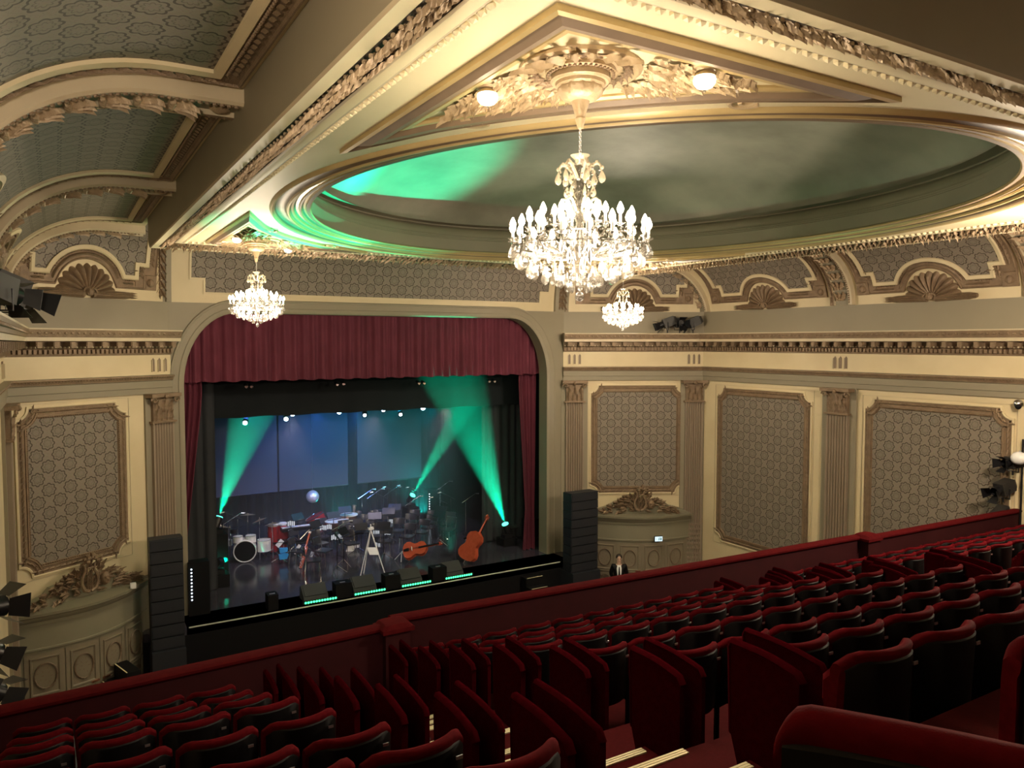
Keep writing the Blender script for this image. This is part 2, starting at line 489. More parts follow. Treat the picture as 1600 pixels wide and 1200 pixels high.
def along(mb, path, step, unit, size, off, w, fn, closed=False, turn=False, mi=0):
    """repeat a unit along a path on a mapped surface. size (x,y,z) scales; x across the band if turn"""
    for (p, d) in resample(path, step, closed):
        nrm = np.array([-d[1], d[0]])
        q = p + nrm * off
        o = np.array(fn(q[0], q[1], w)); e = 1e-3
        eu = (np.array(fn(q[0] + d[0] * e, q[1] + d[1] * e, w)) - o) / e
        ev = (np.array(fn(q[0] + nrm[0] * e, q[1] + nrm[1] * e, w)) - o) / e
        ew = (np.array(fn(q[0], q[1], w + e)) - o) / e
        if turn: mb.unit(unit, o, ev * size[0], -eu * size[1], ew * size[2], mi=mi)
        else: mb.unit(unit, o, eu * size[0], ev * size[1], ew * size[2], mi=mi)
# ================================================================== THE ROOM
H = E + 2.09                 # flat ceiling height
XR, XL = 18.3, -0.95
P_RC, P_LC = (14.24, 20.6), (2.4, 20.6)
S_R, S_L = (XR, 18.4), (XL, 18.6)
LIPY = 19.7
STZ = 1.5
def wallmap(p0, p1):
    d = np.array([p1[0] - p0[0], p1[1] - p0[1]], float); L = np.linalg.norm(d); d /= L
    n = np.array([-d[1], d[0]])
    def fn(u, v, w): return (p0[0] + d[0] * u + n[0] * w, p0[1] + d[1] * u + n[1] * w, v)
    return fn, L
F_RW, L_RW = wallmap((XR, -3), S_R)             # right wall, u = Y + 3
F_RS, L_RS = wallmap(S_R, P_RC)                 # right splay
F_LS, L_LS = wallmap(P_LC, S_L)                 # left splay
F_LW, L_LW = wallmap(S_L, (XL, -3))             # left wall
ZC = E + 1.0                                    # foot of the coves

def wall_mesh(name, path):
    mb = MB()
    mb.mould(path, [(0, 0.0), (0, E - 0.9), (0, E + 0.25), (0, ZC)], smi=[0, 0, 1])
    mb.mould(path, [(-0.2, 0.0), (-0.2, ZC)])
    return struct(mb.build(name, ['cream', 'taupe']))
wall_mesh('wall_right', [(XR, -3), S_R])
wall_mesh('wall_right_splay', [S_R, P_RC])
wall_mesh('wall_left_splay', [P_LC, S_L])
wall_mesh('wall_left', [S_L, (XL, -3)])
struct(MB().box((8.7, -3.1, 6), (19.6, 0.2, 12)).build('wall_rear', 'taupe'))
struct(MB().box((8.7, 8.4, -0.1), (19.8, 23.5, 0.2)).build('floor', 'stalls'))

# ---- entablature
def cornice(name, path):
    mb = MB()
    prof = [(0.0, -1.23), (0.06, -1.23), (0.06, -1.10), (0.09, -1.09), (0.09, -0.93), (0.12, -0.91), (0.13, -0.86), (0.17, -0.82), (0.17, -0.79), (0.03, -0.78),
            (0.03, -0.30), (0.07, -0.29), (0.08, -0.25), (0.10, -0.25), (0.10, -0.15), (0.13, -0.13), (0.16, -0.11), (0.17, 0.02), (0.43, 0.03), (0.43, 0.11), (0.45, 0.12), (0.47, 0.20), (0.50, 0.27), (0.50, 0.30), (0.0, 0.31)]
    sm = [0, 0, 0, 0, 0, 2, 2, 2, 0, 1, 2, 2, 2, 2, 2, 2, 2, 2, 3, 2, 2, 2, 3, 3]
    mb.mould(path, [(a, E + b) for a, b in prof], smi=sm)
    idf = lambda u, v, w: (u, v, w)
    along(mb, path, 0.105, CUBE, (0.06, 0.07, 0.085), 0.125, E - 0.20, idf, mi=2)          # dentils
    along(mb, path, 0.36, CUBE, (0.13, 0.24, 0.10), 0.28, E - 0.035, idf, mi=2)            # modillions
    along(mb, path, 0.36, CUBE, (0.10, 0.05, 0.13), 0.39, E - 0.05, idf, mi=2)
    along(mb, path, 0.09, BEAD, (0.028, 0.028, 0.028), 0.165, E - 0.105, idf, mi=3)
    along(mb, path, 0.14, BEAD, (0.045, 0.02, 0.03), 0.475, E + 0.20, idf, mi=2)
    along(mb, path, 0.07, BEAD, (0.02, 0.018, 0.018), 0.145, E - 0.84, idf, mi=2)
    return struct(mb.build(name, ['taupe', 'cream', 'gilt', 'beamcream']))
cornice('trim_right_entablature', [(XR, -3), S_R, (P_RC[0] - 0.02, P_RC[1] - 0.0)])
cornice('trim_left_entablature', [(P_LC[0] + 0.02, P_LC[1]), S_L, (XL, -3)])

# glyph cuts in the frieze: three short bars each, over the pilasters
def glyphs(fn, u):
    mb = MB()
    for k in (-1, 0, 1):
        cx = u + k * 0.17
        mb.prism([(cx - 0.035, E - 0.70), (cx + 0.035, E - 0.70), (cx + 0.035, E - 0.42), (cx, E - 0.37), (cx - 0.035, E - 0.42)], 0.03, 0.045, fn)
        mb.prism([(cx + 0.036, E - 0.71), (cx + 0.052, E - 0.71), (cx + 0.052, E - 0.42), (cx + 0.036, E - 0.42)], 0.03, 0.075, fn, 1)
    return mb
# ---- pilasters
def pilaster(fn, u, label, wb=0.86, ws=0.58, zb=0.5):
    t = empty('pilaster', fn(u, zb, 0))
    rel = lambda p: (p[0] - t.location.x, p[1] - t.location.y, p[2] - t.location.z)
    f = lambda a, b, c: rel(fn(u + a, b, c))
    tag(t, label, 'pilaster', 'fluted wall pilasters')
    zt = E - 1.23
    mb = MB(); mb.prism([(-wb / 2, zb), (wb / 2, zb), (wb / 2, zt), (-wb / 2, zt)], 0.0, 0.06, f)
    mb.build('backing_strip', 'taupe', t)
    # shaft with seven flutes
    poly = [(-ws / 2, 0.05)]; nf = 7; fw = (ws - 0.06) / nf
    for k in range(nf):
        x0 = -ws / 2 + 0.03 + k * fw
        poly += [(x0 + 0.1 * fw, 0.15), (x0 + 0.28 * fw, 0.115), (x0 + 0.5 * fw, 0.10), (x0 + 0.72 * fw, 0.115), (x0 + 0.9 * fw, 0.15)]
    poly = [(-ws / 2, 0.05), (-ws / 2, 0.15)] + poly[1:] + [(ws / 2, 0.15), (ws / 2, 0.05)]
    mb = MB(); mb.prism(poly, zb + 0.3, zt - 0.72, lambda a, b, c: f(a, c, b))
    mb.prism([(-ws / 2 - 0.04, 0.05), (-ws / 2 - 0.04, 0.2), (ws / 2 + 0.04, 0.2), (ws / 2 + 0.04, 0.05)], zb, zb + 0.3, lambda a, b, c: f(a, c, b))
    z3 = zb + 0.3 + (zt - zb - 1.0) * 0.28
    for k in range(nf):                                       # carved husks in the lower third of the flutes
        x0 = -ws / 2 + 0.03 + (k + 0.5) * fw
        n = 9
        for j in range(n):
            c = f(x0, z3 - j * 0.16, 0.125)
            mb.ball(c, 0.028, 5, 3, 0, (1, 1, 2.0))
    mb.build('shaft', 'flute', t)
    mb = MB()
    mb.prism([(-ws / 2 - 0.05, 0.05), (-ws / 2 - 0.05, 0.20), (ws / 2 + 0.05, 0.20), (ws / 2 + 0.05, 0.05)], zt - 0.72, zt - 0.67, lambda a, b, c: f(a, c, b))
    mb.prism([(-ws / 2 + 0.01, 0.05), (-ws / 2 + 0.01, 0.15), (ws / 2 - 0.01, 0.15), (ws / 2 - 0.01, 0.05)], zt - 0.67, zt - 0.1, lambda a, b, c: f(a, c, b))
    mb.prism([(-ws / 2 - 0.14, 0.05), (-ws / 2 - 0.12, 0.30), (0, 0.25), (ws / 2 + 0.12, 0.30), (ws / 2 + 0.14, 0.05)], zt - 0.09, zt, lambda a, b, c: f(a, c, b))
    ex = np.array(f(1, 0, 0)) - np.array(f(0, 0, 0)); en = np.array(f(0, 0, 1)) - np.array(f(0, 0, 0)); ez = np.array([0, 0, 1.0])
    for (row, zz, n, s) in ((0, zt - 0.66, 4, 0.27), (1, zt - 0.45, 3, 0.30)):
        for k in range(n):
            x = (-0.5 + (k + 0.5) / n) * ws
            mb.unit(LEAF, f(x, zz, 0.15), ez * s, -ex * s * 0.62, en * s * 0.8)
    for sgn in (-1, 1):
        pts = []
        for k in range(12):
            a = k * 0.62; r = 0.085 * (1 - k / 14)
            pts.append(f(sgn * (ws / 2 + 0.02) - sgn * 0 + sgn * r * math.cos(a), zt - 0.17 + r * math.sin(a), 0.24))
        mb.path(pts, 0.025, 5)
        mb.unit(LEAF, f(sgn * ws * 0.25, zt - 0.34, 0.16), (ez * 0.8 + ex * sgn * 0.5) * 0.24, -ex * 0.16, en * 0.2)
    mb.ball(f(0, zt - 0.08, 0.28), 0.06, 6, 4)
    mb.build('capital', 'gilt', t)
    g = glyphs(fn, u); 
    g.v = [rel(p) for p in g.v]
    g.build('frieze_glyph', ['brownp', 'beamcream'], t)
    return t
pilaster(F_LS, 0.30, 'fluted pilaster between the left wallpaper panel and the stage curtain')
pilaster(F_LW, 0.50, 'fluted pilaster at the far left edge, beyond the left wallpaper panel')
pilaster(F_RS, L_RS - 0.36, 'fluted pilaster just right of the stage opening, above the right speaker stack')
pilaster(F_RS, 0.32, 'fluted pilaster right of the curved door porch')
pilaster(F_RW, 13.25 + 3, 'fluted pilaster between the two tall panels of the right wall', 1.05, 0.66)
pilaster(F_RW, 8.0 + 3, 'fluted pilaster at the right edge of the right wall', 1.05, 0.66)

# ---- wallpaper panels on the walls
def wall_panel(fn, u0, u1, z0, z1, label):
    c = fn((u0 + u1) / 2, z0, 0)
    t = empty('framed_wallpaper', c)
    f = lambda a, b, w: tuple(np.array(fn(a, b, w)) - np.array(c))
    tag(t, label, 'wall panel', 'wallpapered panels along the side walls')
    r = 0.26
    def corner(cx, cz, a0):
        return [(cx + r * math.cos(a0 - k * PI / 12), cz + r * math.sin(a0 - k * PI / 12)) for k in range(7)]
    P = [(u0, z0 + r)] 
    path = []
    path += corner(u0, z0, PI / 2)[0:]            # (u0, z0+r) -> (u0+r, z0)
    path += corner(u1, z0, PI)                    # (u1-r,z0) -> (u1, z0+r)
    path += corner(u1, z1, 1.5 * PI)
    path += corner(u0, z1, 2 * PI)
    # small square returns at each scallop end are part of the moulding
    mb = MB()
    pin = path
    mb.prism(pin, 0.004, 0.02, f)
    mb.uv = []
    for k in range(2): mb.uv += [(p[0] + 0.01, p[1]) for p in pin]
    mb.build('wallpaper', 'paper', t, smooth=False)
    mb = MB()
    mb.mould(path, [(-0.02, 0.0), (-0.02, 0.035), (0.015, 0.045), (0.03, 0.03), (0.045, 0.025), (0.17, 0.035), (0.18, 0.055), (0.21, 0.055), (0.215, 0.03), (0.235, 0.04), (0.25, 0.015)], True, f,
             smi=[1, 1, 1, 0, 0, 0, 0, 0, 0, 0])
    along(mb, path, 0.125, LEAFS, (0.12, 0.12, 0.10), 0.105, 0.035, f, True)
    along(mb, path, 0.05, BEAD, (0.016, 0.016, 0.016), 0.225, 0.045, f, True)
    mb.build('panel_frame', ['gilt', 'cream'], t)
    # fine incised line around the frame
    mb = MB()
    o = 0.075
    mb.mould([(u0 - o, z0 - o), (u1 + o, z0 - o), (u1 + o, z1 + o), (u0 - o, z1 + o)], [(0, 0), (0, 0.012), (0.012, 0.012), (0.012, 0)], True, f)
    mb.build('line_moulding', 'beamcream', t)
    return t
wall_panel(F_LS, 1.20, L_LS - 0.20, E - 4.95, E - 1.36, 'wallpaper panel left of the stage, above the left doors')
wall_panel(F_RS, L_RS - 3.98, L_RS - 0.86 - 0.02, E - 4.98, E - 1.38, 'wallpaper panel right of the stage, above the curved porch with the exit sign')
wall_panel(F_RW, 14.15 + 3, 17.75 + 3, E - 6.4, E - 1.42, 'tall narrow wallpaper panel, middle of the three right of the stage')
wall_panel(F_RW, 8.85 + 3, 12.5 + 3, E - 6.4, E - 1.45, 'large wallpaper panel nearest the right edge of the view')

# ---- proscenium wall with the arched opening
OX0, OX1, OTOP, ORX, ORZ = 2.71, 13.60, E + 0.78, 1.35, 1.86
def arch_pts():
    pts = [(OX0, STZ)]
    for k in range(13):
        a = PI - k * PI / 24
        pts.append((OX0 + ORX + ORX * math.cos(a), OTOP - ORZ + ORZ * math.sin(a)))
    for k in range(13):
        a = PI / 2 - k * PI / 24
        pts.append((OX1 - ORX + ORX * math.cos(a), OTOP - ORZ + ORZ * math.sin(a)))
    pts.append((OX1, STZ))
    return pts
AP = arch_pts()
mb = MB()
YP = 20.6
FP = lambda u, v, w: (u, YP - w, v)
poly = [(P_LC[0], 0), (P_LC[0], ZC), (P_RC[0], ZC), (P_RC[0], 0), (OX1, 0)] + AP[::-1] + [(OX0, 0)]
mb.prism(poly, -0.45, 0.0, FP)
struct(mb.build('wall_stage', 'taupe', smooth=False))
mb = MB()
mb.mould(AP, [(-0.02, -0.44), (-0.02, 0.02), (0.03, 0.05), (0.10, 0.05), (0.12, 0.03), (0.26, 0.03), (0.28, 0.045), (0.31, 0.045), (0.33, 0.0)], False, FP)
struct(mb.build('trim_proscenium_arch', 'taupe'))

# ---- wall above the proscenium: leaning cove with wallpaper band
def FC(u, v, w):                       # v measured up from the cove foot
    return (u, YP - 0.25 * (max(v, 0) / 1.4) ** 2 - w, ZC + v)
mb = MB()
xs = np.linspace(1.0, 15.6, 30); vs = np.linspace(0, 1.85, 8)
mb.grid([FC(x, v, 0) for x in xs for v in vs], 30, 8)
struct(mb.build('wall_stage_cove', 'cream'))
def columns(mb, us, vlo, vhi, fn, w=0.012, nv=8, du=0.0):
    """patch between vlo(u) and vhi(u) over break points us, sampled per column"""
    for i in range(len(us) - 1):
        a, b = us[i], us[i + 1]
        if b - a < 1e-6: continue
        k = max(1, int(math.ceil((b - a) / 0.12)))
        for j in range(k):
            p = a + (b - a) * j / k; q = a + (b - a) * (j + 1) / k
            e = 1e-5
            V = []; UVs = []
            for (uu, ss) in ((p, p + e), (q, q - e)):
                lo, hi = vlo(ss), vhi(ss)
                for m in range(nv):
                    v = lo + (hi - lo) * m / (nv - 1)
                    V.append(fn(uu, v, w)); UVs.append((uu + 100, v + 50))
            mb.grid(V, 2, nv, 0, UVs)
t = empty('wallpaper_band', (8.3, YP, ZC)); tag(t, 'long wallpaper band above the red valance, between the two foliage ribs', 'wall panel')
mb = MB()
BX0, BX1 = 2.95, 13.6
fcl = lambda u, v, w: tuple(np.array(FC(u, v, w)) - np.array((8.3, YP, ZC)))
columns(mb, [BX0, BX0 + 0.33, BX1 - 0.33, BX1], lambda u: 0.27 if BX0 + 0.33 < u < BX1 - 0.33 else 0.62, lambda u: 1.8, fcl)
mb.build('wallpaper', 'paper', t)
mb = MB()
pth = [(BX0, 1.8), (BX0, 0.62), (BX0 + 0.33, 0.62), (BX0 + 0.33, 0.27), (BX1 - 0.33, 0.27), (BX1 - 0.33, 0.62), (BX1, 0.62), (BX1, 1.8)]
mb.mould(pth, [(0.0, 0), (0.0, 0.03), (-0.05, 0.03), (-0.05, 0)], False, fcl, maxlen=1.0)
mb.build('edge_moulding', 'cream', t)
# foliage ribs either side of the band
def foliage_rib(fn, u, v1, label, wd=0.52, v0=0.0):
    c = fn(u, v0, 0)
    t = empty('foliage_rib', c); tag(t, label, 'ceiling rib', 'carved foliage ribs of the coves')
    f = lambda a, b, w: tuple(np.array(fn(u + b, a, w)) - np.array(c))
    mb = MB()
    h = wd / 2
    mb.mould([(v0, 0), (v1, 0)], [(-h, 0), (-h, 0.10), (-h + 0.12, 0.12), (-h + 0.14, 0.07), (h - 0.14, 0.07), (h - 0.12, 0.12), (h, 0.10), (h, 0)], False, f, maxlen=0.15)
    mb.build('rib_body', 'taupe', t)
    mb = MB()
    n = int((v1 - v0) / 0.20)
    for k in range(n):
        v = v0 + 0.06 + k * 0.20
        for sg in (-1, 0, 1):
            o = np.array(f(v + 0.24, 0.03 * sg, 0.08))
            e = 1e-3
            eu = (np.array(f(v + 0.24 + e, 0.03 * sg, 0.08)) - o) / e; ev = (np.array(f(v + 0.24, 0.03 * sg + e, 0.08)) - o) / e
            ew = np.cross(eu, ev); ew2 = (np.array(f(v + 0.24, 0.03 * sg, 0.08 + e)) - o) / e
            d = -eu + ev * sg * 0.5
            mb.unit(LEAF, o, d * 0.26, ev * 0.20, ew2 * 0.30)
    mb.build('foliage', 'gilt', t)
    return t
foliage_rib(FC, 2.22, 1.5, 'carved rib left of the wallpaper band above the stage')
foliage_rib(FC, 14.10, 1.5, 'carved rib right of the wallpaper band, behind the large chandelier')

# ---- barrel coves
A_, B_ = 1.95, 1.60
def section(flat):
    pts = []
    for k in range(25):
        th = k * PI / 48
        pts.append((A_ * (1 - math.cos(th)), B_ * math.sin(th), math.cos(th) / A_, -math.sin(th) / B_))
    pts.append((A_ + flat, B_, 0, -1))
    P = np.array(pts); nn = np.linalg.norm(P[:, 2:], axis=1); P[:, 2] /= nn; P[:, 3] /= nn
    s = np.concatenate([[0], np.cumsum(np.linalg.norm(np.diff(P[:, :2], axis=0), axis=1))])
    return P, s
def vaultmap(side, flat):
    P, s = section(flat)
    def fn(u, v, w):                      # u = Y, v = length up the section
        v_ = min(max(v, 0), s[-1])
        x = np.interp(v_, s, P[:, 0]); z = np.interp(v_, s, P[:, 1]); nx = np.interp(v_, s, P[:, 2]); nz = np.interp(v_, s, P[:, 3])
        l = math.hypot(nx, nz); nx /= l; nz /= l
        if v < 0: z += v
        x += nx * w; z += nz * w
        return ((XL + x) if side < 0 else (XR - x), u, ZC + z)
    return fn, s[-1]
V_L, SL_ = vaultmap(-1, 0.80)
V_R, SR_ = vaultmap(1, 1.60)
for (nm, fn, sl) in (('ceiling_left_vault', V_L, SL_), ('ceiling_right_vault', V_R, SR_)):
    mb = MB()
    us = np.linspace(-3, 20.6, 30); vs = np.linspace(0, sl, 26)
    mb.grid([fn(u, v, 0) for u in us for v in vs], 30, 26)
    struct(mb.build(nm, 'cream'))

# transverse ribs of the vaults (sloping slightly along Y at the stage end)
def vault_rib(fn, sl, y0, y1, label):
    c = fn(y0, 0, 0)
    t = empty('vault_rib', c); tag(t, label, 'ceiling rib', 'arched ribs across the barrel coves')
    f = lambda a, b, w: tuple(np.array(fn(y0 + (y1 - y0) * a / sl + b, a, w)) - np.array(c))
    mb = MB()
    mb.mould([(0, 0), (sl, 0)], [(-0.34, 0), (-0.34, 0.15), (-0.31, 0.18), (-0.25, 0.18), (-0.23, 0.12), (0.17, 0.12), (0.19, 0.17), (0.22, 0.18), (0.26, 0.14), (0.34, 0.14), (0.34, 0)], False, f, maxlen=0.12,
             smi=[0, 0, 0, 0, 2, 0, 1, 1, 1, 0])
    mb.build('rib_body', ['beamcream', 'gilt', 'taupe'], t)
    mb = MB()
    n = int((sl - 0.3) / 0.34)
    for k in range(n):
        v = 0.15 + k * 0.34
        o = np.array(f(v, 0, 0.12)); e = 1e-3
        eu = (np.array(f(v + e, 0, 0.12)) - o) / e; ev = (np.array(f(v, e, 0.12)) - o) / e; ew = (np.array(f(v, 0, 0.12 + e)) - o) / e
        for sg in (-1, 0, 1):
            mb.unit(LEAF, o + ev * sg * 0.05, (eu + ev * sg * 0.45) * 0.27, ev * 0.22, ew * 0.42)
        for sg in (-0.7, 0.0, 0.7):
            mb.unit(BEAD, o + ev * 0.11 * sg + ew * 0.05 + eu * 0.02, eu * 0.05, ev * 0.05, ew * 0.05)
    o = f(sl - 0.25, 0, 0.14)
    mb.ball(o, 0.11, 8, 5, 0, (1, 1, .5))
    mb.build('foliage', 'ribgilt', t)
    mb = MB()
    along(mb, [(0.05, 0), (sl - 0.1, 0)], 0.08, LEAFS, (0.08, 0.1, 0.1), 0.285, 0.14, f)
    mb.build('leaf_edging', 'gilt', t)
    mb = MB()
    along(mb, [(0.05, 0), (sl - 0.1, 0)], 0.07, BEAD, (0.03, 0.02, 0.02), -0.28, 0.19, f)
    mb.build('bead_edging', 'gilt', t)
    return t
vault_rib(V_L, SL_, 8.6, 8.6, 'nearest carved arch rib across the left vault')
vault_rib(V_L, SL_, 13.75, 13.75, 'second carved arch rib across the left vault')
vault_rib(V_L, SL_, 18.6, 19.35, 'farthest carved arch rib of the left vault, by the stage')
vault_rib(V_R, SR_, 18.45, 19.2, 'carved arch rib of the right cove nearest the stage')
vault_rib(V_R, SR_, 13.2, 13.2, 'carved arch rib of the right cove, second from the stage')
vault_rib(V_R, SR_, 8.35, 8.35, 'carved arch rib of the right cove at the right edge of the view')

def shell_ornament(fn, uc, label, s=1.0):
    c = fn(uc, 0, 0)
    t = empty('shell_ornament', c); tag(t, label, 'ornament', 'scallop shells at the foot of the coves')
    f = lambda a, b, w: tuple(np.array(fn(uc + a, b, w)) - np.array(c))
    mb = MB(); nl = 11; na = nl * 6 + 1; nr = 8
    V = []
    for i in range(na):
        a = PI * i / (na - 1)
        lob = abs(math.sin(nl * a / 1.0))if False else abs(math.sin(nl * a))
        for j in range(nr):
            r = j / (nr - 1)
            rad = 0.70 * s * r * (0.90 + 0.10 * lob)
            w = 0.03 + (0.06 + 0.11 * r * lob) * math.sin(PI * min(1, 0.25 + 0.75 * r)) + 0.07 * r * r * lob
            V.append(f(rad * math.cos(a), 0.10 + rad * math.sin(a) * 0.95, w if j < nr - 1 else 0.0))
    mb.grid(V, na, nr)
    mb.ball(f(0, 0.13, 0.12), 0.10, 8, 5)
    for sg in (-1, 1):
        pts = [f(sg * (0.05 + 0.11 * math.cos(k * .55) * (1 - k / 14)), 0.12 + 0.11 * math.sin(k * .55) * (1 - k / 14), 0.16) for k in range(11)]
        mb.path(pts, 0.025, 5)
    mb.build('shell', 'gilt', t)
    mb = MB()
    for sg in (-1, 1):
        mb.path([f(sg * x, 0.09, 0.05) for x in (0.1, 0.5, 0.9, 1.08)], [0.10, 0.09, 0.085, 0.05], 8)
        for k in range(9):
            for q in (-1, 0, 1):
                o = np.array(f(sg * (0.16 + k * 0.105), 0.09 + 0.05 * q, 0.12)); e = 1e-3
                eu = (np.array(f(sg * (0.16 + k * 0.105) + e, 0.09 + 0.05 * q, 0.12)) - o) / e
                ew = (np.array(f(sg * (0.16 + k * 0.105), 0.09 + 0.05 * q, 0.12 + e)) - o) / e
                mb.unit(LEAFS, o, eu * sg * 0.15, np.cross(ew, eu) * 0.10, ew * 0.14)
    mb.build('laurel_garland', 'gilt', t)
    return t

def vault_bay(fn, uc, hw, vtop, label, top=True, fieldhw=None):
    """papered field with stepped corners and an arch over the shell"""
    c = fn(uc, 0, 0)
    t = empty('vault_wallpaper', c); tag(t, label, 'ceiling panel', 'wallpapered panels in the coves')
    f = lambda a, b, w: tuple(np.array(fn(uc + a, b, w)) - np.array(c))
    U1 = hw - 0.42; U2 = U1 - 0.26; ra = 0.98; vb = 0.55; vs_ = 0.86; vc = 0.16
    k = min(1.0, (U2 - 0.2) / 0.93)
    ra *= k
    ua = math.sqrt(max(ra * ra - (vb - vc) ** 2, 0.01))
    def vlo(u):
        a = abs(u)
        if a < ua: return vc + math.sqrt(max(ra * ra - a * a, 0))
        if a < U2: return vb
        return vs_
    arc = [ua * math.sin(q * PI / 32) for q in range(-16, 17)]
    arcpts = [(x, max(vlo(x * 0.9999), vb)) for x in arc]
    mb = MB(); columns(mb, [-U1, -U2] + arc + [U2, U1], vlo, lambda u: vtop, f, nv=22)
    mb.build('wallpaper', 'paper', t)
    path = [(-U1, vtop), (-U1, vs_), (-U2, vs_), (-U2, vb)] + arcpts + [(U2, vb), (U2, vs_), (U1, vs_), (U1, vtop)]
    # left of this path is the inside, so outward offsets are negative
    mb = MB()
    prof = [(0.02, 0.0), (0.02, 0.05), (-0.06, 0.07), (-0.085, 0.04), (-0.10, 0.02), (-0.25, 0.035), (-0.265, 0.06), (-0.29, 0.05), (-0.30, 0.0)]
    sm = [1, 1, 1, 0, 0, 0, 0, 0]
    mb.mould(path, prof, top, f, maxlen=0.2, smi=sm)
    along(mb, path, 0.13, LEAFS, (0.14, 0.14, 0.16), -0.175, 0.03, f, top)
    along(mb, path, 0.055, BEAD, (0.02, 0.02, 0.02), -0.105, 0.045, f, top)
    for sg in (-1, 1):
        mb.prism([(sg * (U1 + 0.30) + 0.34 * a - 0.17 * sg - 0.17, 0.33 + 0.34 * b) for a, b in ((0, 0), (1, 0), (1, 1), (0, 1))] if False else
                 [(sg * (U1 + 0.12) + a, 0.42 + b) for a, b in ((-.17, -.17), (.17, -.17), (.17, .17), (-.17, .17))], 0.0, 0.05, f, 0)
        mb.ball(f(sg * (U1 + 0.12), 0.42, 0.05), 0.10, 8, 5)
        mb.mould([(sg * (U1 + 0.12) - sg * .17, 0.42), (sg * (U2 + 0.0), 0.42)], [(-0.10, 0), (-0.10, .04), (.10, .04), (.10, 0)], False, f)
    mb.build('panel_frame', ['gilt', 'cream'], t)
    return t
vault_bay(V_L, 6.0, 2.25, SL_ - 0.42, 'large brown papered panel of the left vault, top left corner of the view')
vault_bay(V_L, 11.18, 2.24, SL_ - 0.42, 'papered panel of the left vault between the nearest and second arch ribs')
vault_bay(V_L, 16.2, 2.15, SL_ - 0.42, 'papered panel of the left vault between the second and farthest arch ribs')
vault_bay(V_R, 15.83, 2.28, SR_ - 0.42, 'papered cove panel of the right wall, second from the stage')
vault_bay(V_R, 10.78, 2.10, SR_ - 0.42, 'papered cove panel of the right wall, third from the stage')
vault_bay(V_R, 5.9, 2.10, SR_ - 0.42, 'papered cove panel at the right edge of the view')
for (fn, uc, lb) in ((V_L, 11.18, 'shell under the second panel of the left vault'), (V_L, 16.2, 'shell under the third panel of the left vault'),
                     (V_R, 15.83, 'scallop shell on a laurel garland, second cove panel right of the stage'),
                     (V_R, 10.78, 'scallop shell on a laurel garland, third cove panel right of the stage')):
    shell_ornament(fn, uc, lb)
# lunettes over the two splay walls
def lunette(fnw, L, nm):
    f = lambda u, v, w: fnw(u, ZC + v, w + 0.30 * (max(v, 0) / 1.75) ** 2)
    mb = MB(); us = np.linspace(-0.3, L + 0.3, 16); vs = np.linspace(0, 1.85, 8)
    mb.grid([f(u, v, 0) for u in us for v in vs], 16, 8)
    struct(mb.build(nm, 'cream'))
    return f
LUL = lunette(F_LS, L_LS, 'wall_left_lunette')
LUR = lunette(F_RS, L_RS, 'wall_right_lunette')
vault_bay(LUL, L_LS / 2 + 0.12, L_LS / 2 - 0.10, 1.8, 'upright papered lunette left of the stage, over the left panel', False)
vault_bay(LUR, L_RS / 2, L_RS / 2 - 0.25, 1.8, 'upright papered lunette right of the stage, behind the small right chandelier', False)
shell_ornament(LUL, L_LS / 2 + 0.12, 'scallop shell on a garland in the lunette left of the stage')
shell_ornament(LUR, L_RS / 2, 'scallop shell on a garland in the lunette right of the stage')

# ---- the beam around the flat ceiling
CX0, CX1, CY0, CY1 = 2.33, 14.3, 3.70, 17.2
rect = [(CX0, CY0), (CX1, CY0), (CX1, CY1), (CX0, CY1)]
mb = MB()
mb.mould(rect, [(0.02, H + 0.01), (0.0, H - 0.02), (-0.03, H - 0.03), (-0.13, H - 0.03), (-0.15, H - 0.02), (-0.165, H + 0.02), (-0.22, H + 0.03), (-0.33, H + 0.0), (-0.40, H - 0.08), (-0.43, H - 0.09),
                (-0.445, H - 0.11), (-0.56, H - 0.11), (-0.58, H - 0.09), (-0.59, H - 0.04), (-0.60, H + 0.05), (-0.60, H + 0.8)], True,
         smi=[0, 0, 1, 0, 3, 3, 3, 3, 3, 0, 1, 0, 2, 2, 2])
struct(mb.build('trim_ceiling_beam', ['beamcream', 'ceil', 'taupe', 'crevice_shade']))
mb = MB()
idf = lambda u, v, w: (u, v, w)
dn = lambda u, v, w: (u, v, 2 * H - w)          # w above H = below the ceiling
along(mb, rect, 0.115, BEAD, (0.042, 0.042, 0.042), 0.03, H - 0.005, idf, True)
struct(mb.build('trim_ceiling_beading', 'ceil'))
mb = MB()
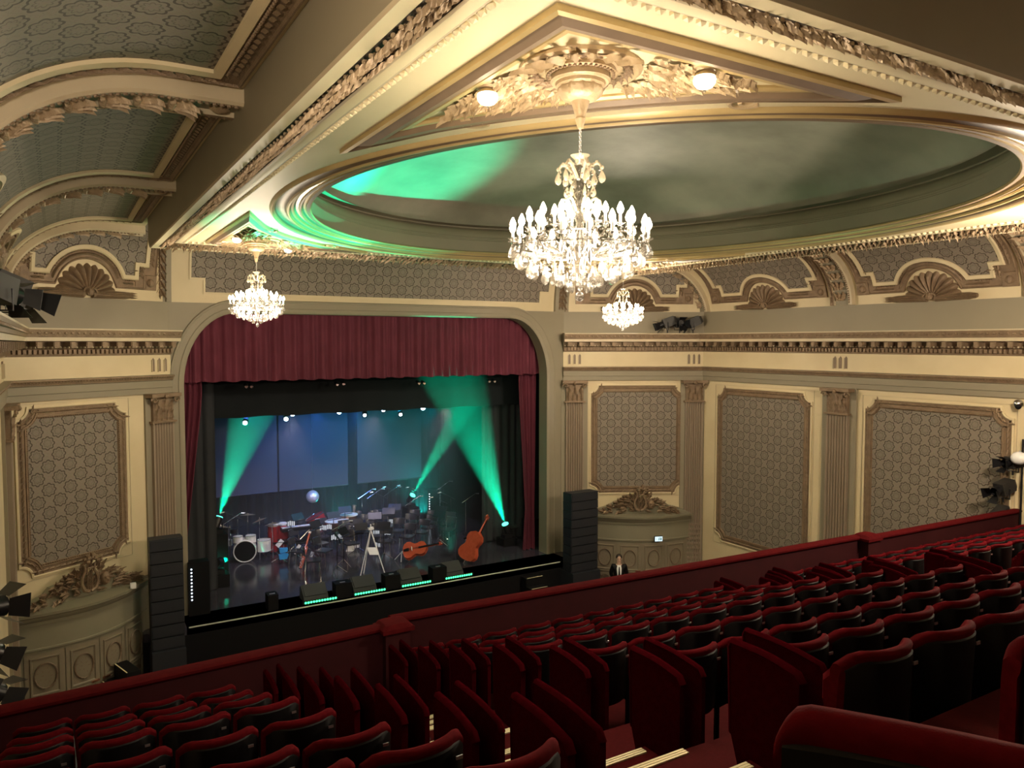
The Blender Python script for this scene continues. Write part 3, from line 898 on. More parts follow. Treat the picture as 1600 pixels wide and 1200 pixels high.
for row, (off, hz, sz) in enumerate(((-0.17, -0.01, 0.14), (-0.225, 0.0, 0.155), (-0.285, 0.02, 0.16), (-0.34, 0.055, 0.155))):
    pth = [np.array(p) for p in rect] + [np.array(rect[0])]
    for i in range(4):
        d = pth[i + 1] - pth[i]; L = np.linalg.norm(d); d /= L; nrm = np.array([-d[1], d[0]])
        n = int(L / 0.135)
        for k in range(n + 3):
            s = (k + 0.5 * (row % 2) - 1) * L / n
            p = pth[i] + d * s + nrm * off
            jx = 0.015 * math.sin(k * 12.9 + row * 4); ja = 0.45 * math.sin(k * 7.7 + row * 2.1)
            o = np.array([p[0], p[1], H - hz - 0.0 + jx])
            dd = np.array([-nrm[0] * 0.75 + d[0] * (0.4 + ja), -nrm[1] * 0.75 + d[1] * (0.4 + ja), -0.30])
            side = np.array([d[0], d[1], 0.0]) - dd * np.dot([d[0], d[1], 0], dd) / np.dot(dd, dd)
            mb.unit(LEAF, o, dd * sz, side * sz * 0.95, np.array([nrm[0] * 0.3, nrm[1] * 0.3, -1.5]) * sz)
            if row in (1, 3): mb.unit(BEAD, o + np.array([nrm[0] * -0.07, nrm[1] * -0.07, -0.05]), (0.02, 0, 0), (0, 0.02, 0), (0, 0, 0.02))
struct(mb.build('trim_acanthus_band', 'giltc'))
# ceilings
def ell(a, b, n=128, cx=8.315, cyy=10.45): return [(cx + a * math.cos(2 * PI * k / n), cyy + b * math.sin(2 * PI * k / n)) for k in range(n)]
EA, EB = 5.60, 6.55
mb = MB(); n = 128
inner = ell(EA - 0.05, EB - 0.05)
V = []
for k in range(n):
    a = 2 * PI * k / n; dx, dy = math.cos(a) * 5.6, math.sin(a) * 6.55
    cx, c_y = 8.315, 10.45
    tx = ((CX1 - cx) if dx > 0 else (cx - CX0)) / max(abs(dx), 1e-9); ty = ((CY1 - c_y) if dy > 0 else (c_y - CY0)) / max(abs(dy), 1e-9)
    t_ = min(tx, ty)
    V += [(inner[k][0], inner[k][1], H), (cx + dx * t_, c_y + dy * t_, H)]
mb.grid(V, n, 2, closed_u=True)
for (x, y) in rect:                               # corner pieces beyond the sampled edge
    sx = 1 if x > 8 else -1; s_y = 1 if y > 10 else -1
    mb.add([(x, y, H - 0.0005), (x - sx * 1.2, y, H - 0.0005), (x - sx * 1.2, y - s_y * 1.2, H - 0.0005), (x, y - s_y * 1.2, H - 0.0005)], [(0, 1, 2, 3)])
struct(mb.build('ceiling', 'ceil', smooth=False))
struct(MB().add([(XL - .2, -3, E + 2.85), (XR + .2, -3, E + 2.85), (XR + .2, 3.2, E + 2.85), (XL - .2, 3.2, E + 2.85)], [(0, 1, 2, 3)]).build('ceiling_rear', 'beamcream'))
struct(MB().add([(1.0, 17.7, E + 2.85), (15.6, 17.7, E + 2.85), (15.6, 20.8, E + 2.85), (1.0, 20.8, E + 2.85)], [(0, 1, 2, 3)]).build('ceiling_stage_cove', 'beamcream'))
# oval ring, drum and dome
mb = MB()
prof = [(-0.02, 0.0), (0.0, -0.03), (0.02, -0.045), (0.05, -0.03), (0.06, 0.0), (0.075, 0.03), (0.13, 0.05), (0.20, 0.035), (0.235, 0.0), (0.25, -0.02), (0.275, -0.02), (0.29, 0.015), (0.31, 0.03), (0.345, 0.03),
        (0.355, 0.06), (0.38, 0.07), (0.42, 0.055), (0.43, 0.035), (0.46, 0.03), (0.475, 0.06), (0.50, 0.085), (0.53, 0.08), (0.545, 0.055), (0.60, 0.05), (0.62, 0.07), (0.61, 0.09)]
sm = [0, 0, 0, 0, 1, 1, 1, 1, 0, 0, 0, 1, 0, 0, 1, 0, 0, 1, 0, 1, 0, 0, 1, 0, 0]
mb.mould(ell(EA, EB), [(a, H + b) for a, b in prof], True, smi=sm)
struct(mb.build('trim_oval_ring', ['gold', 'brownp']))
mb = MB()
prof = [(0.61, 0.09), (0.58, 0.11), (0.58, 0.36), (0.56, 0.37), (0.56, 0.40), (0.535, 0.41), (0.535, 0.44), (0.50, 0.45), (0.49, 0.49), (0.49, 0.52), (0.46, 0.60), (0.41, 0.66), (0.37, 0.68), (0.37, 0.71), (0.60, 0.72)]
mb.mould(ell(EA, EB), [(a, H + b) for a, b in prof], True, smi=[0] * 14)
struct(mb.build('trim_dome_drum', ['olive']))
mdome = noisy('dome_painting', (0.22, 0.22, 0.17), (0.46, 0.45, 0.36), 0.55, 0.55, 0.5, 3.0, detail=7)
M['dome'] = mdome
mb = MB(); V = []; nr = 22
for k in range(96):
    a = 2 * PI * k / 96
    for j in range(nr):
        r = 1 - j / (nr - 1)
        V.append((8.315 + 5.2 * r * math.cos(a), 10.45 + 6.15 * r * math.sin(a), H + 0.71 + 1.25 * math.sqrt(max(0, 1 - r * r)) ** 1.2))
mb.grid(V, 96, nr, closed_u=True)
struct(mb.build('ceiling_dome', 'dome'))
# ================================================================== SPANDRELS, ROSETTES, LAMPS, CHANDELIERS
def spandrel(sx, s_y, label, full):
    """sx, s_y = +1/-1 towards the room corner"""
    cx = CX1 - 0.38 if sx > 0 else CX0 + 0.38
    c_y = CY1 - 0.32 if s_y > 0 else CY0 + 0.30
    a, b = EA + 0.33, EB + 0.33
    ox, oy = 8.315, 10.45
    yA = oy + s_y * b * math.sqrt(max(0, 1 - ((cx - ox) / a) ** 2))
    xB = ox + sx * a * math.sqrt(max(0, 1 - ((c_y - oy) / b) ** 2))
    t0 = math.atan2((c_y - oy) / b, (xB - ox) / a); t1 = math.atan2((yA - oy) / b, (cx - ox) / a)
    if t1 - t0 > PI: t1 -= 2 * PI
    if t0 - t1 > PI: t1 += 2 * PI
    arc = [(ox + a * math.cos(t0 + (t1 - t0) * k / 24), oy + b * math.sin(t0 + (t1 - t0) * k / 24)) for k in range(25)]
    path = [(cx, c_y)] + arc
    ar = sum(path[i][0] * path[(i + 1) % len(path)][1] - path[(i + 1) % len(path)][0] * path[i][1] for i in range(len(path)))
    if ar < 0: path = path[::-1]
    c = (cx, c_y, H)
    t = empty('ceiling_spandrel', c); tag(t, label, 'ceiling panel', 'three-sided carved corners of the ceiling')
    f = lambda u, v, w: (u - c[0], v - c[1], w)
    mb = MB()
    sprof = [(-0.0, 0.0), (0.0, -0.045), (0.03, -0.06), (0.05, -0.02), (0.07, -0.035), (0.12, -0.075), (0.17, -0.07), (0.20, -0.035), (0.21, -0.02), (0.23, -0.04), (0.27, -0.04), (0.29, -0.02), (0.29, 0.0)]
    ssm = [1, 1, 0, 0, 0, 0, 0, 0, 1, 1, 1, 1]
    ic = min(range(len(path)), key=lambda i: math.hypot(path[i][0] - cx, path[i][1] - c_y))
    rot_ = path[ic:] + path[:ic]                      # corner first, then the arc
    def sh(p, q, k): L_ = math.hypot(q[0] - p[0], q[1] - p[1]); return (p[0] + (q[0] - p[0]) * (1 - k / L_), p[1] + (q[1] - p[1]) * (1 - k / L_))
    def cot_(a0, a1, b1):                               # angle at the sharp corner between the leg and the arc
        u_ = np.array(a1) - np.array(a0); v_ = np.array(b1) - np.array(a0)
        an = math.acos(np.dot(u_, v_) / np.linalg.norm(u_) / np.linalg.norm(v_)); return 1 / math.tan(an)
    A0, A1 = rot_[1], rot_[-1]
    mid = [q for q in rot_[2:-1] if min(math.hypot(q[0] - A0[0], q[1] - A0[1]), math.hypot(q[0] - A1[0], q[1] - A1[1])) > 1.25]
    def half(a0, a1, b1): 
        u_ = np.array(a1) - np.array(a0); v_ = np.array(b1) - np.array(a0)
        an = math.acos(np.dot(u_, v_) / np.linalg.norm(u_) / np.linalg.norm(v_)); return 1 / math.tan(an / 2)
    c1 = half(A0, rot_[0], mid[0]); c0 = half(A1, rot_[0], mid[-1])
    mb.mould([A1, rot_[0], A0], sprof, False, f, smi=ssm, shear=(c0, c1))
    mb.mould([A0] + mid + [A1], sprof, False, f, smi=ssm, shear=(c1, c0))
    mb.build('spandrel_frame', ['brownp', 'gold'], t)
    rx, ry = (3.50, 4.85) if False else (cx - sx * 0.82, c_y - s_y * 0.83)
    # carved field
    mb = MB(); rnd = random.Random(11 if not full else 5)
    P = np.array(path)
    def inside(x, y):
        d = min(abs(x - cx), abs(y - c_y))
        if (x - cx) * sx > -0.33 or (y - c_y) * s_y > -0.33: return False
        return ((x - ox) / (a + 0.32)) ** 2 + ((y - oy) / (b + 0.32)) ** 2 > 1
    cnt = 0; tries = 0
    while cnt < (300 if full else 110) and tries < 9000:
        tries += 1
        x = cx - sx * rnd.random() * 3.4; y = c_y - s_y * rnd.random() * 3.6
        if not inside(x, y): continue
        dd = math.hypot(x - rx, y - ry)
        if dd < 0.46: continue
        ang = math.atan2(y - ry, x - rx) + rnd.choice((-1, 1)) * rnd.uniform(0.1, 0.9)
        s = rnd.uniform(0.13, 0.22) * (1.0 if full else 1.5)
        ex = np.array([math.cos(ang), math.sin(ang), -0.15]); ey = np.array([-math.sin(ang), math.cos(ang), 0])
        if not inside(x + ex[0] * s, y + ex[1] * s): continue
        mb.unit(LEAF, (x - c[0], y - c[1], -0.012), ex * s, ey * s * 0.9, np.array([0, 0, -1.0]) * s * 0.9)
        cnt += 1
    for sg in (0, 1):                                     # scrolls flanking the rosette
        for q in range(2):
            bx = (rx - sx * (0.85 + 0.75 * q), ry + s_y * 0.12) if sg == 0 else (rx + sx * 0.12, ry - s_y * (0.85 + 0.75 * q))
            pts = []
            for k in range(22):
                an = k * 0.45; r = 0.22 * (1 - k / 26) * (1 - 0.25 * q)
                pts.append((bx[0] + r * math.cos(an) - c[0], bx[1] + r * math.sin(an) - c[1], -0.03))
            mb.path(pts, 0.022, 5)
    # palmette in the corner
    for k in range(7):
        an = math.atan2(s_y, sx) + (k - 3) * 0.27
        ex = np.array([math.cos(an), math.sin(an), -0.1]); ey = np.array([-math.sin(an), math.cos(an), 0])
        mb.unit(LEAF, (rx + 0.38 * math.cos(an) - c[0], ry + 0.38 * math.sin(an) - c[1], -0.05), ex * 0.30, ey * 0.13, np.array([0, 0, -1.0]) * 0.25)
    mb.build('carved_field', 'giltb', t)
    return rx, ry
SP = []
SP.append(spandrel(-1, -1, 'carved ceiling corner around the large near chandelier', True))
SP.append(spandrel(-1, 1, 'carved ceiling corner around the small left chandelier', False))
SP.append(spandrel(1, 1, 'carved ceiling corner around the small right chandelier, behind the large one', False))

def ceiling_rose(x, y, label):
    t = empty('ceiling_rose', (x, y, H)); tag(t, label, 'ceiling rose', 'stepped plaster roses over the chandeliers')
    mb = MB()
    mb.lathe([(0.47, 0.0), (0.47, -0.03), (0.44, -0.045), (0.41, -0.03), (0.40, -0.015), (0.27, -0.02), (0.27, -0.05), (0.24, -0.06), (0.22, -0.05), (0.22, -0.085), (0.23, -0.10), (0.215, -0.115), (0.195, -0.115), (0.185, -0.10), (0.185, -0.135), (0.17, -0.15)], n=40)
    mb.build('rings', 'giltb', t)
    mb = MB()
    for k in range(28):
        a = 2 * PI * k / 28
        ex = np.array([math.cos(a + 1.0), math.sin(a + 1.0), -0.1]); ey = np.array([-math.sin(a + 1.0), math.cos(a + 1.0), 0])
        mb.unit(LEAF, (0.33 * math.cos(a), 0.33 * math.sin(a), -0.02), ex * 0.12, ey * 0.09, (0, 0, -0.10))
    for k in range(40):
        a = 2 * PI * k / 40
        mb.unit(BEAD, (0.252 * math.cos(a), 0.252 * math.sin(a), -0.058), (0.016, 0, 0), (0, 0.016, 0), (0, 0, 0.014))
    mb.build('leaf_ring', 'gilt', t)
    mb = MB()
    mb.lathe([(0.165, -0.13), (0.178, -0.16), (0.168, -0.20), (0.13, -0.235), (0.08, -0.25), (0.0, -0.255)], n=48, rib=-0.06, nrib=12)
    mb.build('fluted_boss', 'giltb', t)
    return t
roses = [(3.50, 4.85, 'plaster rose above the large near chandelier'), (3.55, 16.1, 'plaster rose above the small left chandelier'), (13.05, 16.1, 'plaster rose above the small right chandelier')]
for r_ in roses: ceiling_rose(*r_)

def globe_lamp(x, y, label):
    t = empty('ceiling_lamp', (x, y, H)); tag(t, label, 'ceiling lamp', 'small round glass ceiling lamps')
    mb = MB(); mb.lathe([(0.13, 0), (0.135, -0.015), (0.11, -0.03), (0.085, -0.03), (0.075, -0.045)], n=24); mb.build('ceiling_plate', 'giltb', t)
    mb = MB(); mb.lathe([(0.045, -0.03), (0.05, -0.06), (0.078, -0.065), (0.082, -0.08)], n=20); mb.build('metal_collar', 'gold', t)
    mb = MB(); mb.lathe([(0.078, -0.075), (0.086, -0.10), (0.082, -0.13), (0.06, -0.158), (0.02, -0.172), (0.0, -0.173)], n=32, rib=-0.04, nrib=16); mb.build('glass_globe', 'globe', t)
    mb = MB(); mb.ball((0, 0, -0.185), 0.013, 6, 5); mb.build('finial', 'glass', t)
    point('lamp_light', (x, y, H - 0.26), 1.0, (1.0, 0.80, 0.52), 0.06)
for (x, y, lb) in [(3.06, 5.52, 'round glass ceiling lamp left of the large near chandelier'), (4.28, 4.33, 'round glass ceiling lamp right of the large near chandelier'),
                   (3.06, 15.5, 'round glass ceiling lamp left of the small left chandelier'), (4.33, 16.62, 'round glass ceiling lamp right of the small left chandelier'),
                   (13.55, 15.45, 'round glass ceiling lamp seen beside the right rim of the large chandelier')]:
    globe_lamp(x, y, lb)

# ---- crystal chandelier; origin at the ceiling, glass between -0.65 and -1.78
def make_chandelier():
    t = empty('chandelier', (0, 0, 0))
    KIDS[t.name] = []
    mb = MB(); mb.lathe([(0.075, -0.235), (0.072, -0.25), (0.038, -0.36), (0.036, -0.37), (0.04, -0.38), (0.022, -0.45), (0.018, -0.455)], n=24); mb.build('ceiling_cone', 'giltb', t)
    mb = MB()
    for k in range(12):
        z = -0.46 - k * 0.0175
        pts = [(0.009 * math.cos(a) * (1 if k % 2 else 0), 0.009 * math.cos(a) * (0 if k % 2 else 1), z + 0.014 * math.sin(a)) for a in [i * PI / 4 for i in range(8)]]
        mb.path(pts, 0.003, 4, closed=True)
    mb.build('chain', 'steel', t)
    mb = MB(); mb.lathe([(0.075, -0.655), (0.07, -0.665), (0.04, -0.69), (0.035, -0.72), (0.02, -0.73), (0.02, -0.70), (0.0, -0.69)], n=24); mb.build('top_bowl', 'crystal_lit', t)
    mb = MB()
    prof = [(0.02, -0.72), (0.038, -0.76), (0.022, -0.79), (0.03, -0.82), (0.05, -0.86), (0.045, -0.92), (0.02, -0.97), (0.03, -1.0), (0.055, -1.03), (0.06, -1.10), (0.03, -1.16), (0.035, -1.22), (0.075, -1.30), (0.08, -1.38), (0.05, -1.45), (0.04, -1.54), (0.028, -1.56), (0.03, -1.60), (0.015, -1.65), (0.0, -1.66)]
    mb.lathe(prof, n=16); mb.build('stem', 'glass', t)
    mb = MB(); mb.ball((0, 0, -1.735), 0.036, 12, 10); mb.build('bottom_ball', 'glass', t)
    def drop(x, y, z, s, rz=0, parent=t, nm='crystal_drop'):
        mb = MB()
        V = [(0, 0, 0)]; prof = [(0.10, -0.12), (0.26, -0.45), (0.30, -0.68), (0.20, -0.88), (0.0, -1.0)]
        mb.lathe([(0.0, 0.0)] + prof, n=5, ell=0.45)
        ca, sa = math.cos(rz), math.sin(rz)
        mb.v = [(x + (p[0] * ca - p[1] * sa) * s, y + (p[0] * sa + p[1] * ca) * s, z + p[2] * s) for p in mb.v]
        return mb
    drops = []
    # crown tier: six curled arms with pendants
    for k in range(6):
        a = 2 * PI * (k + 0.25) / 6; ca, sa = math.cos(a), math.sin(a)
        pts = [(r * ca, r * sa, z) for r, z in ((0.03, -0.83), (0.07, -0.77), (0.11, -0.725), (0.145, -0.725), (0.165, -0.75), (0.16, -0.775), (0.145, -0.775))]
        mb = MB(); mb.path(pts, [0.014, 0.014, 0.014, 0.013, 0.012, 0.010, 0.006], 6)
        for r, z in ((0.09, -0.735), (0.13, -0.715), (0.168, -0.755)): mb.ball((r * ca, r * sa, z), 0.018, 6, 4)
        mb.build('crown_arm', 'crystal_lit', t)
        drops.append((0.168 * ca, 0.168 * sa, -0.775, 0.10, a)); drops.append((0.11 * ca, 0.11 * sa, -0.80, 0.09, a))
        pts = [(r * ca, r * sa, z) for r, z in ((0.04, -1.08), (0.09, -1.00), (0.125, -0.985), (0.155, -1.01), (0.16, -1.05))]
        mb = MB(); mb.path(pts, 0.012, 6); mb.ball((0.16 * ca, 0.16 * sa, -1.06), 0.02, 6, 4); mb.build('middle_arm', 'crystal_lit', t)
        drops.append((0.10 * ca, 0.10 * sa, -0.89, 0.09, a))
    # three tiers of candle arms
    tiers = [(18, 0.525, -1.30, 0.0), (12, 0.40, -1.215, 0.4), (6, 0.20, -1.17, 0.2)]
    for n, r, z, ph in tiers:
        for k in range(n):
            a = 2 * PI * (k + ph) / n; ca, sa = math.cos(a), math.sin(a)
            pts = [(q * ca, q * sa, zz) for q, zz in ((0.05, -1.36), (r * 0.35, -1.43), (r * 0.65, z - 0.12), (r * 0.88, z - 0.10), (r, z - 0.04), (r, z))]
            mb = MB(); mb.path(pts, [0.012, 0.010, 0.009, 0.009, 0.008, 0.008], 5)
            mb.lathe([(0.008, -0.02), (0.036, -0.004), (0.038, 0.004), (0.012, 0.0)], c=(r * ca, r * sa, z), n=10)
            arm = mb.build('candle_arm', 'glass', t)
            KIDS[arm.name] = []
            mb = MB(); mb.tube((r * ca, r * sa, z), (r * ca, r * sa, z + 0.07), 0.011, n=8); mb.build('candle_tube', 'white', arm)
            mb = MB(); mb.lathe([(0.008, 0.065), (0.022, 0.085), (0.026, 0.105), (0.018, 0.13), (0.006, 0.155), (0.0, 0.16)], c=(r * ca, r * sa, z), n=10); mb.build('candle_bulb', 'bulb', arm)
            if n > 6:
                drops.append((r * ca * 1.0, r * sa * 1.0, z - 0.04, 0.12, a))
    for (n, r, z, s) in ((20, 0.47, -1.40, 0.13), (16, 0.38, -1.47, 0.13), (12, 0.27, -1.52, 0.12)):
        for k in range(n):
            a = 2 * PI * (k + 0.5) / n
            drops.append((r * math.cos(a), r * math.sin(a), z, s, a))
    ext = []
    for (n, r, z, s) in ((10, 0.16, -1.56, 0.11), (8, 0.08, -1.62, 0.09), (24, 0.52, -1.35, 0.07), (24, 0.33, -1.30, 0.08)):
        for k in range(n):
            a = 2 * PI * (k + 0.3) / n
            ext.append((r * math.cos(a), r * math.sin(a), z, s, a))
    for q in drops: drop(*q[:4], q[4]).build('crystal_drop', 'crystal_lit' if q[2] > -0.95 else 'glass', t, smooth=False)
    big = MB()
    for q in ext:
        m_ = drop(*q[:4], q[4]); big.add(m_.v, m_.f)
    o = big.build('small_crystal_drops', 'glass', t, smooth=False); o['kind'] = 'stuff'
    # bead swags
    mb = MB()
    for n, r, z, r2, z2 in ((18, 0.525, -1.31, 0.20, -1.20), (12, 0.16, -0.78, 0.06, -0.98), (16, 0.49, -1.38, 0.07, -1.60), (12, 0.20, -1.06, 0.40, -1.22)):
        for k in range(n):
            a = 2 * PI * k / n
            for j in range(9):
                q = j / 8; rr = r + (r2 - r) * q; zz = z + (z2 - z) * q - 0.05 * math.sin(PI * q)
                mb.unit(BEAD, (rr * math.cos(a), rr * math.sin(a), zz), (0.009, 0, 0), (0, 0.009, 0), (0, 0, 0.011))
    for r, z in ((0.525, -1.36), (0.40, -1.27)):
        mb.path([(r * math.cos(k * PI / 18), r * math.sin(k * PI / 18), z) for k in range(36)], 0.006, 4, closed=True)
    o = mb.build('bead_swags', 'glass', t); o['kind'] = 'stuff'
    return t
chand = make_chandelier()
CH_LAB = ['large crystal chandelier with lit candle bulbs, nearest, in front of the oval dome', 'small lit crystal chandelier at the left, over the stage curtain corner',
          'small lit crystal chandelier at the right, below the large one']
CH_LIGHT = (19, 30, 46, 85)
for i, (x, y) in enumerate(CH_POS):
    if i < 3:
        o = chand if i == 0 else copy_tree(chand)
        o.location = (x, y, H); o.rotation_euler.z = 0.3 * i
        tag(o, CH_LAB[i], 'chandelier', 'crystal chandeliers')
    for k in range(5):
        a = 2 * PI * k / 5 + 0.3
        point('candle_light', (x + 0.36 * math.cos(a), y + 0.36 * math.sin(a), H - 1.45), CH_LIGHT[i], WARM, 0.12)
# ================================================================== BALCONY
ROWY = {'A': 2.2, 'B': 3.02, 'C': 3.95, 'D': 4.98, 'E': 5.95, 'F': 6.88, 'G': 7.70, 'H': 8.60}
ROWH = {'A': -1.50, 'B': -1.83, 'C': -2.20, 'D': -2.55, 'E': -2.86, 'F': -3.20, 'G': -3.50, 'H': -3.80}
SEAT_H = 0.80
ordn = {'A': 'eighth', 'B': 'seventh', 'C': 'sixth', 'D': 'fifth', 'E': 'fourth', 'F': 'third', 'G': 'second', 'H': 'front'}
def slope(X): return -0.04 * (X - 2.8)
rows = 'ABCDEFGH'
mb = MB()
edges = []
for i, r in enumerate(rows):
    y0 = ROWY[r] - 0.36; y1 = (ROWY[rows[i + 1]] - 0.36) if i < 7 else 9.7
    z = E + ROWH[r] - SEAT_H
    edges.append((y0, y1, z))
    V = []
    for x in (XL, XR):
        for (y, zz) in ((y0, z), (y1, z), (y1, z - 0.4), (y0, z - 0.4)): V.append((x, y + slope(x), zz))
    mb.add(V, [(0, 1, 5, 4), (3, 2, 6, 7), (1, 2, 6, 5), (0, 3, 7, 4), (0, 1, 2, 3), (4, 5, 6, 7)])
z = E - 1.60
mb.box((8.7, 0.4 - 1.6, z - 0.2), (19.25, 3.6, 0.4))
mb.box((8.7, 1.2, z - 0.45), (19.25, 1.8, 0.4))
struct(mb.build('floor_balcony', 'carpet', smooth=False))
# aisle steps with pale nosings
AX0, AX1 = 2.16, 3.46
k_ = 0
for i in range(7, 0, -1):
    r = rows[i]; up = rows[i - 1]
    z0 = E + ROWH[r] - SEAT_H; z1 = E + ROWH[up] - SEAT_H
    yb = ROWY[r] - 0.36
    t = empty('aisle_step', ((AX0 + AX1) / 2, yb, z0))
    tag(t, 'carpeted aisle step with pale nosing beside the %s row of seats' % ordn[r], 'step', 'carpeted steps of the balcony aisle')
    mb = MB(); mb.box((0, 0.20, (z1 - z0) / 4), (AX1 - AX0, 0.40, (z1 - z0) / 2)); mb.build('tread', 'carpet', t, smooth=False)
    for (yy, zz) in ((0.375, (z1 - z0) / 2), (-0.03, (z1 - z0))):
        mb = MB()
        for q in range(3): mb.box((0, yy - 0.022 * q, zz + 0.006), (AX1 - AX0 - 0.1, 0.016, 0.012))
        mb.build('nosing', 'nosing', t, smooth=False)

# ---- seats
def make_seat():
    t = empty('theatre_chair'); KIDS[t.name] = []
    w = 0.255
    # padded back: curved in plan, rolled top
    nx = 13
    def yb(x): return 0.13 * (abs(x) / w) ** 2.4
    def zt(x):
        q = abs(x) / w
        return 0.93 - 0.09 * max(0, (q - 0.62) / 0.38) ** 2.2
    prof = [(-0.026, -0.022), (-0.030, 0.0), (-0.022, 0.018), (-0.004, 0.026), (0.018, 0.018), (0.030, -0.01), (0.034, -0.30), (0.04, -0.48), (0.0, -0.50), (-0.016, -0.48), (-0.018, -0.12), (-0.022, -0.05)]
    V = []; 
    for i in range(nx):
        x = -w + 2 * w * i / (nx - 1)
        for (o, dz) in prof:
            z = zt(x) + dz
            V.append((x, yb(x) + o + 0.04 * (0.93 - z) , z))
    m_ = len(prof); F = []
    for i in range(nx - 1):
        for j in range(m_):
            a = i * m_ + j; b = i * m_ + (j + 1) % m_
            F.append((a, b, b + m_, a + m_))
    F += [tuple(range(m_)), tuple(range(nx * m_ - 1, (nx - 1) * m_ - 1, -1))]
    mb = MB(); mb.add(V, F); mb.build('backrest', 'velvet', t, angle=50)
    mb = MB(); V = []
    xs = [-w + 0.012 + (2 * w - 0.024) * i / 12 for i in range(13)]
    for x in xs:
        for (o, dz) in ((-0.026, -0.026), (-0.034, -0.036), (-0.036, -0.48), (-0.02, -0.56)):
            z = zt(x) + dz; V.append((x, yb(x) + o + 0.04 * (0.93 - z), z))
    mb.grid(V, 13, 4); V2 = []
    for x in xs:
        for (o, dz) in ((-0.014, -0.03), (-0.014, -0.56)):
            z = zt(x) + dz; V2.append((x, yb(x) + o + 0.04 * (0.93 - z), z))
    mb.grid(V2, 13, 2); mb.build('back_shell', 'shell', t)
    # tipped-up seat pad
    mb = MB()
    prof = [(0.10, 0.42), (0.14, 0.40), (0.21, 0.44), (0.25, 0.60), (0.25, 0.74), (0.21, 0.79), (0.16, 0.78), (0.13, 0.60)]
    V = []; m_ = len(prof)
    for i, x in enumerate((-0.215, -0.20, 0, 0.20, 0.215)):
        s = 0.8 if i in (0, 4) else 1
        for (y, z) in prof: V.append((x, 0.18 + (y - 0.18) * s, 0.6 + (z - 0.6) * s))
    F = []
    for i in range(4):
        for j in range(m_): F.append((i * m_ + j, i * m_ + (j + 1) % m_, (i + 1) * m_ + (j + 1) % m_, (i + 1) * m_ + j))
    F += [tuple(range(m_)), tuple(range(5 * m_ - 1, 4 * m_ - 1, -1))]
    mb.add(V, F); mb.build('tip_up_seat', 'velvet', t, angle=50)
    mb = MB(); mb.path([(0.255, 0.10, 0.0), (0.255, 0.10, 0.50), (0.255, 0.16, 0.60), (0.255, 0.40, 0.62), (0.255, 0.43, 0.60)], [0.022, 0.02, 0.02, 0.024, 0.018], 6)
    mb.build('armrest', 'shell', t)
    mb = MB(); mb.box((0.18, -0.045 + 0.055, 0.82), (0.035, 0.006, 0.02)); mb.build('seat_number_plate', 'steel', t, smooth=False)
    return t
def make_end_panels():
    """row-end pair: a padded inner panel and a taller curved outer panel, in planes along the aisle"""
    t = empty('row_end_partition'); KIDS[t.name] = []
    def pan(x, y0, y1, zt0, zt1, th, nm, m_):
        P = [(y0, 0.02), (y0, zt0 - 0.05), (y0 + 0.03, zt0)]
        n = 8
        for k in range(1, n):
            q = k / n; P.append((y0 + 0.03 + (y1 - y0 - 0.08) * q, zt0 + (zt1 - zt0) * q + 0.018 * math.sin(PI * q)))
        P += [(y1 - 0.01, zt1), (y1, zt1 - 0.03), (y1 - 0.02, 0.30), (y1 - 0.10, 0.02)]
        mb = MB(); mb.prism(P, x - th / 2, x + th / 2, lambda u, v, w: (w, u, v))
        # rolled edge
        mb.path([(x, p[0], p[1]) for p in P[1:-1]], th * 0.62, 6)
        mb.build(nm, m_, t, angle=60)
    pan(-0.075, -0.27, 0.24, 0.92, 0.95, 0.045, 'outer_panel', 'velvet_shaded')
    pan(0.075, -0.31, 0.27, 0.96, 0.985, 0.035, 'inner_panel', 'velvet_shaded')
    mb = MB(); mb.path([(0.13, -0.22, 0.66), (0.14, 0.0, 0.62), (0.14, 0.22, 0.60)], 0.012, 6); mb.build('arm_strip', 'steel', t)
    return t
seat0 = make_seat(); used0 = False
end0 = make_end_panels(); used1 = False
num = ['first', 'second', 'third', 'fourth', 'fifth', 'sixth', 'seventh', 'eighth', 'ninth', 'tenth', 'eleventh', 'twelfth', 'thirteenth', 'fourteenth', 'fifteenth', 'sixteenth', 'seventeenth']
def place_seat(x, y, z, rz, label, group):
    global used0
    o = seat0 if not used0 else copy_tree(seat0); used0 = True
    o.location = (x, y, z); o.rotation_euler.z = rz; o.scale = (1, 1, 0.86)
    return tag(o, label, 'theatre seat', group)
def place_end(x, y, z, label, mirror=False):
    global used1
    o = end0 if not used1 else copy_tree(end0); used1 = True
    o.location = (x, y, z); o.scale = (1, 1, 0.86)
    if mirror: o.rotation_euler.z = 0
    return tag(o, label, 'seat end panel', 'upholstered row end panels')
PITCHX = 0.53
def vis(x, y, z, m=220):
    p = proj(x, y, z)
    return p[2] > 0.1 and -m < p[0] < 1600 + m and p[1] < 1200 + m
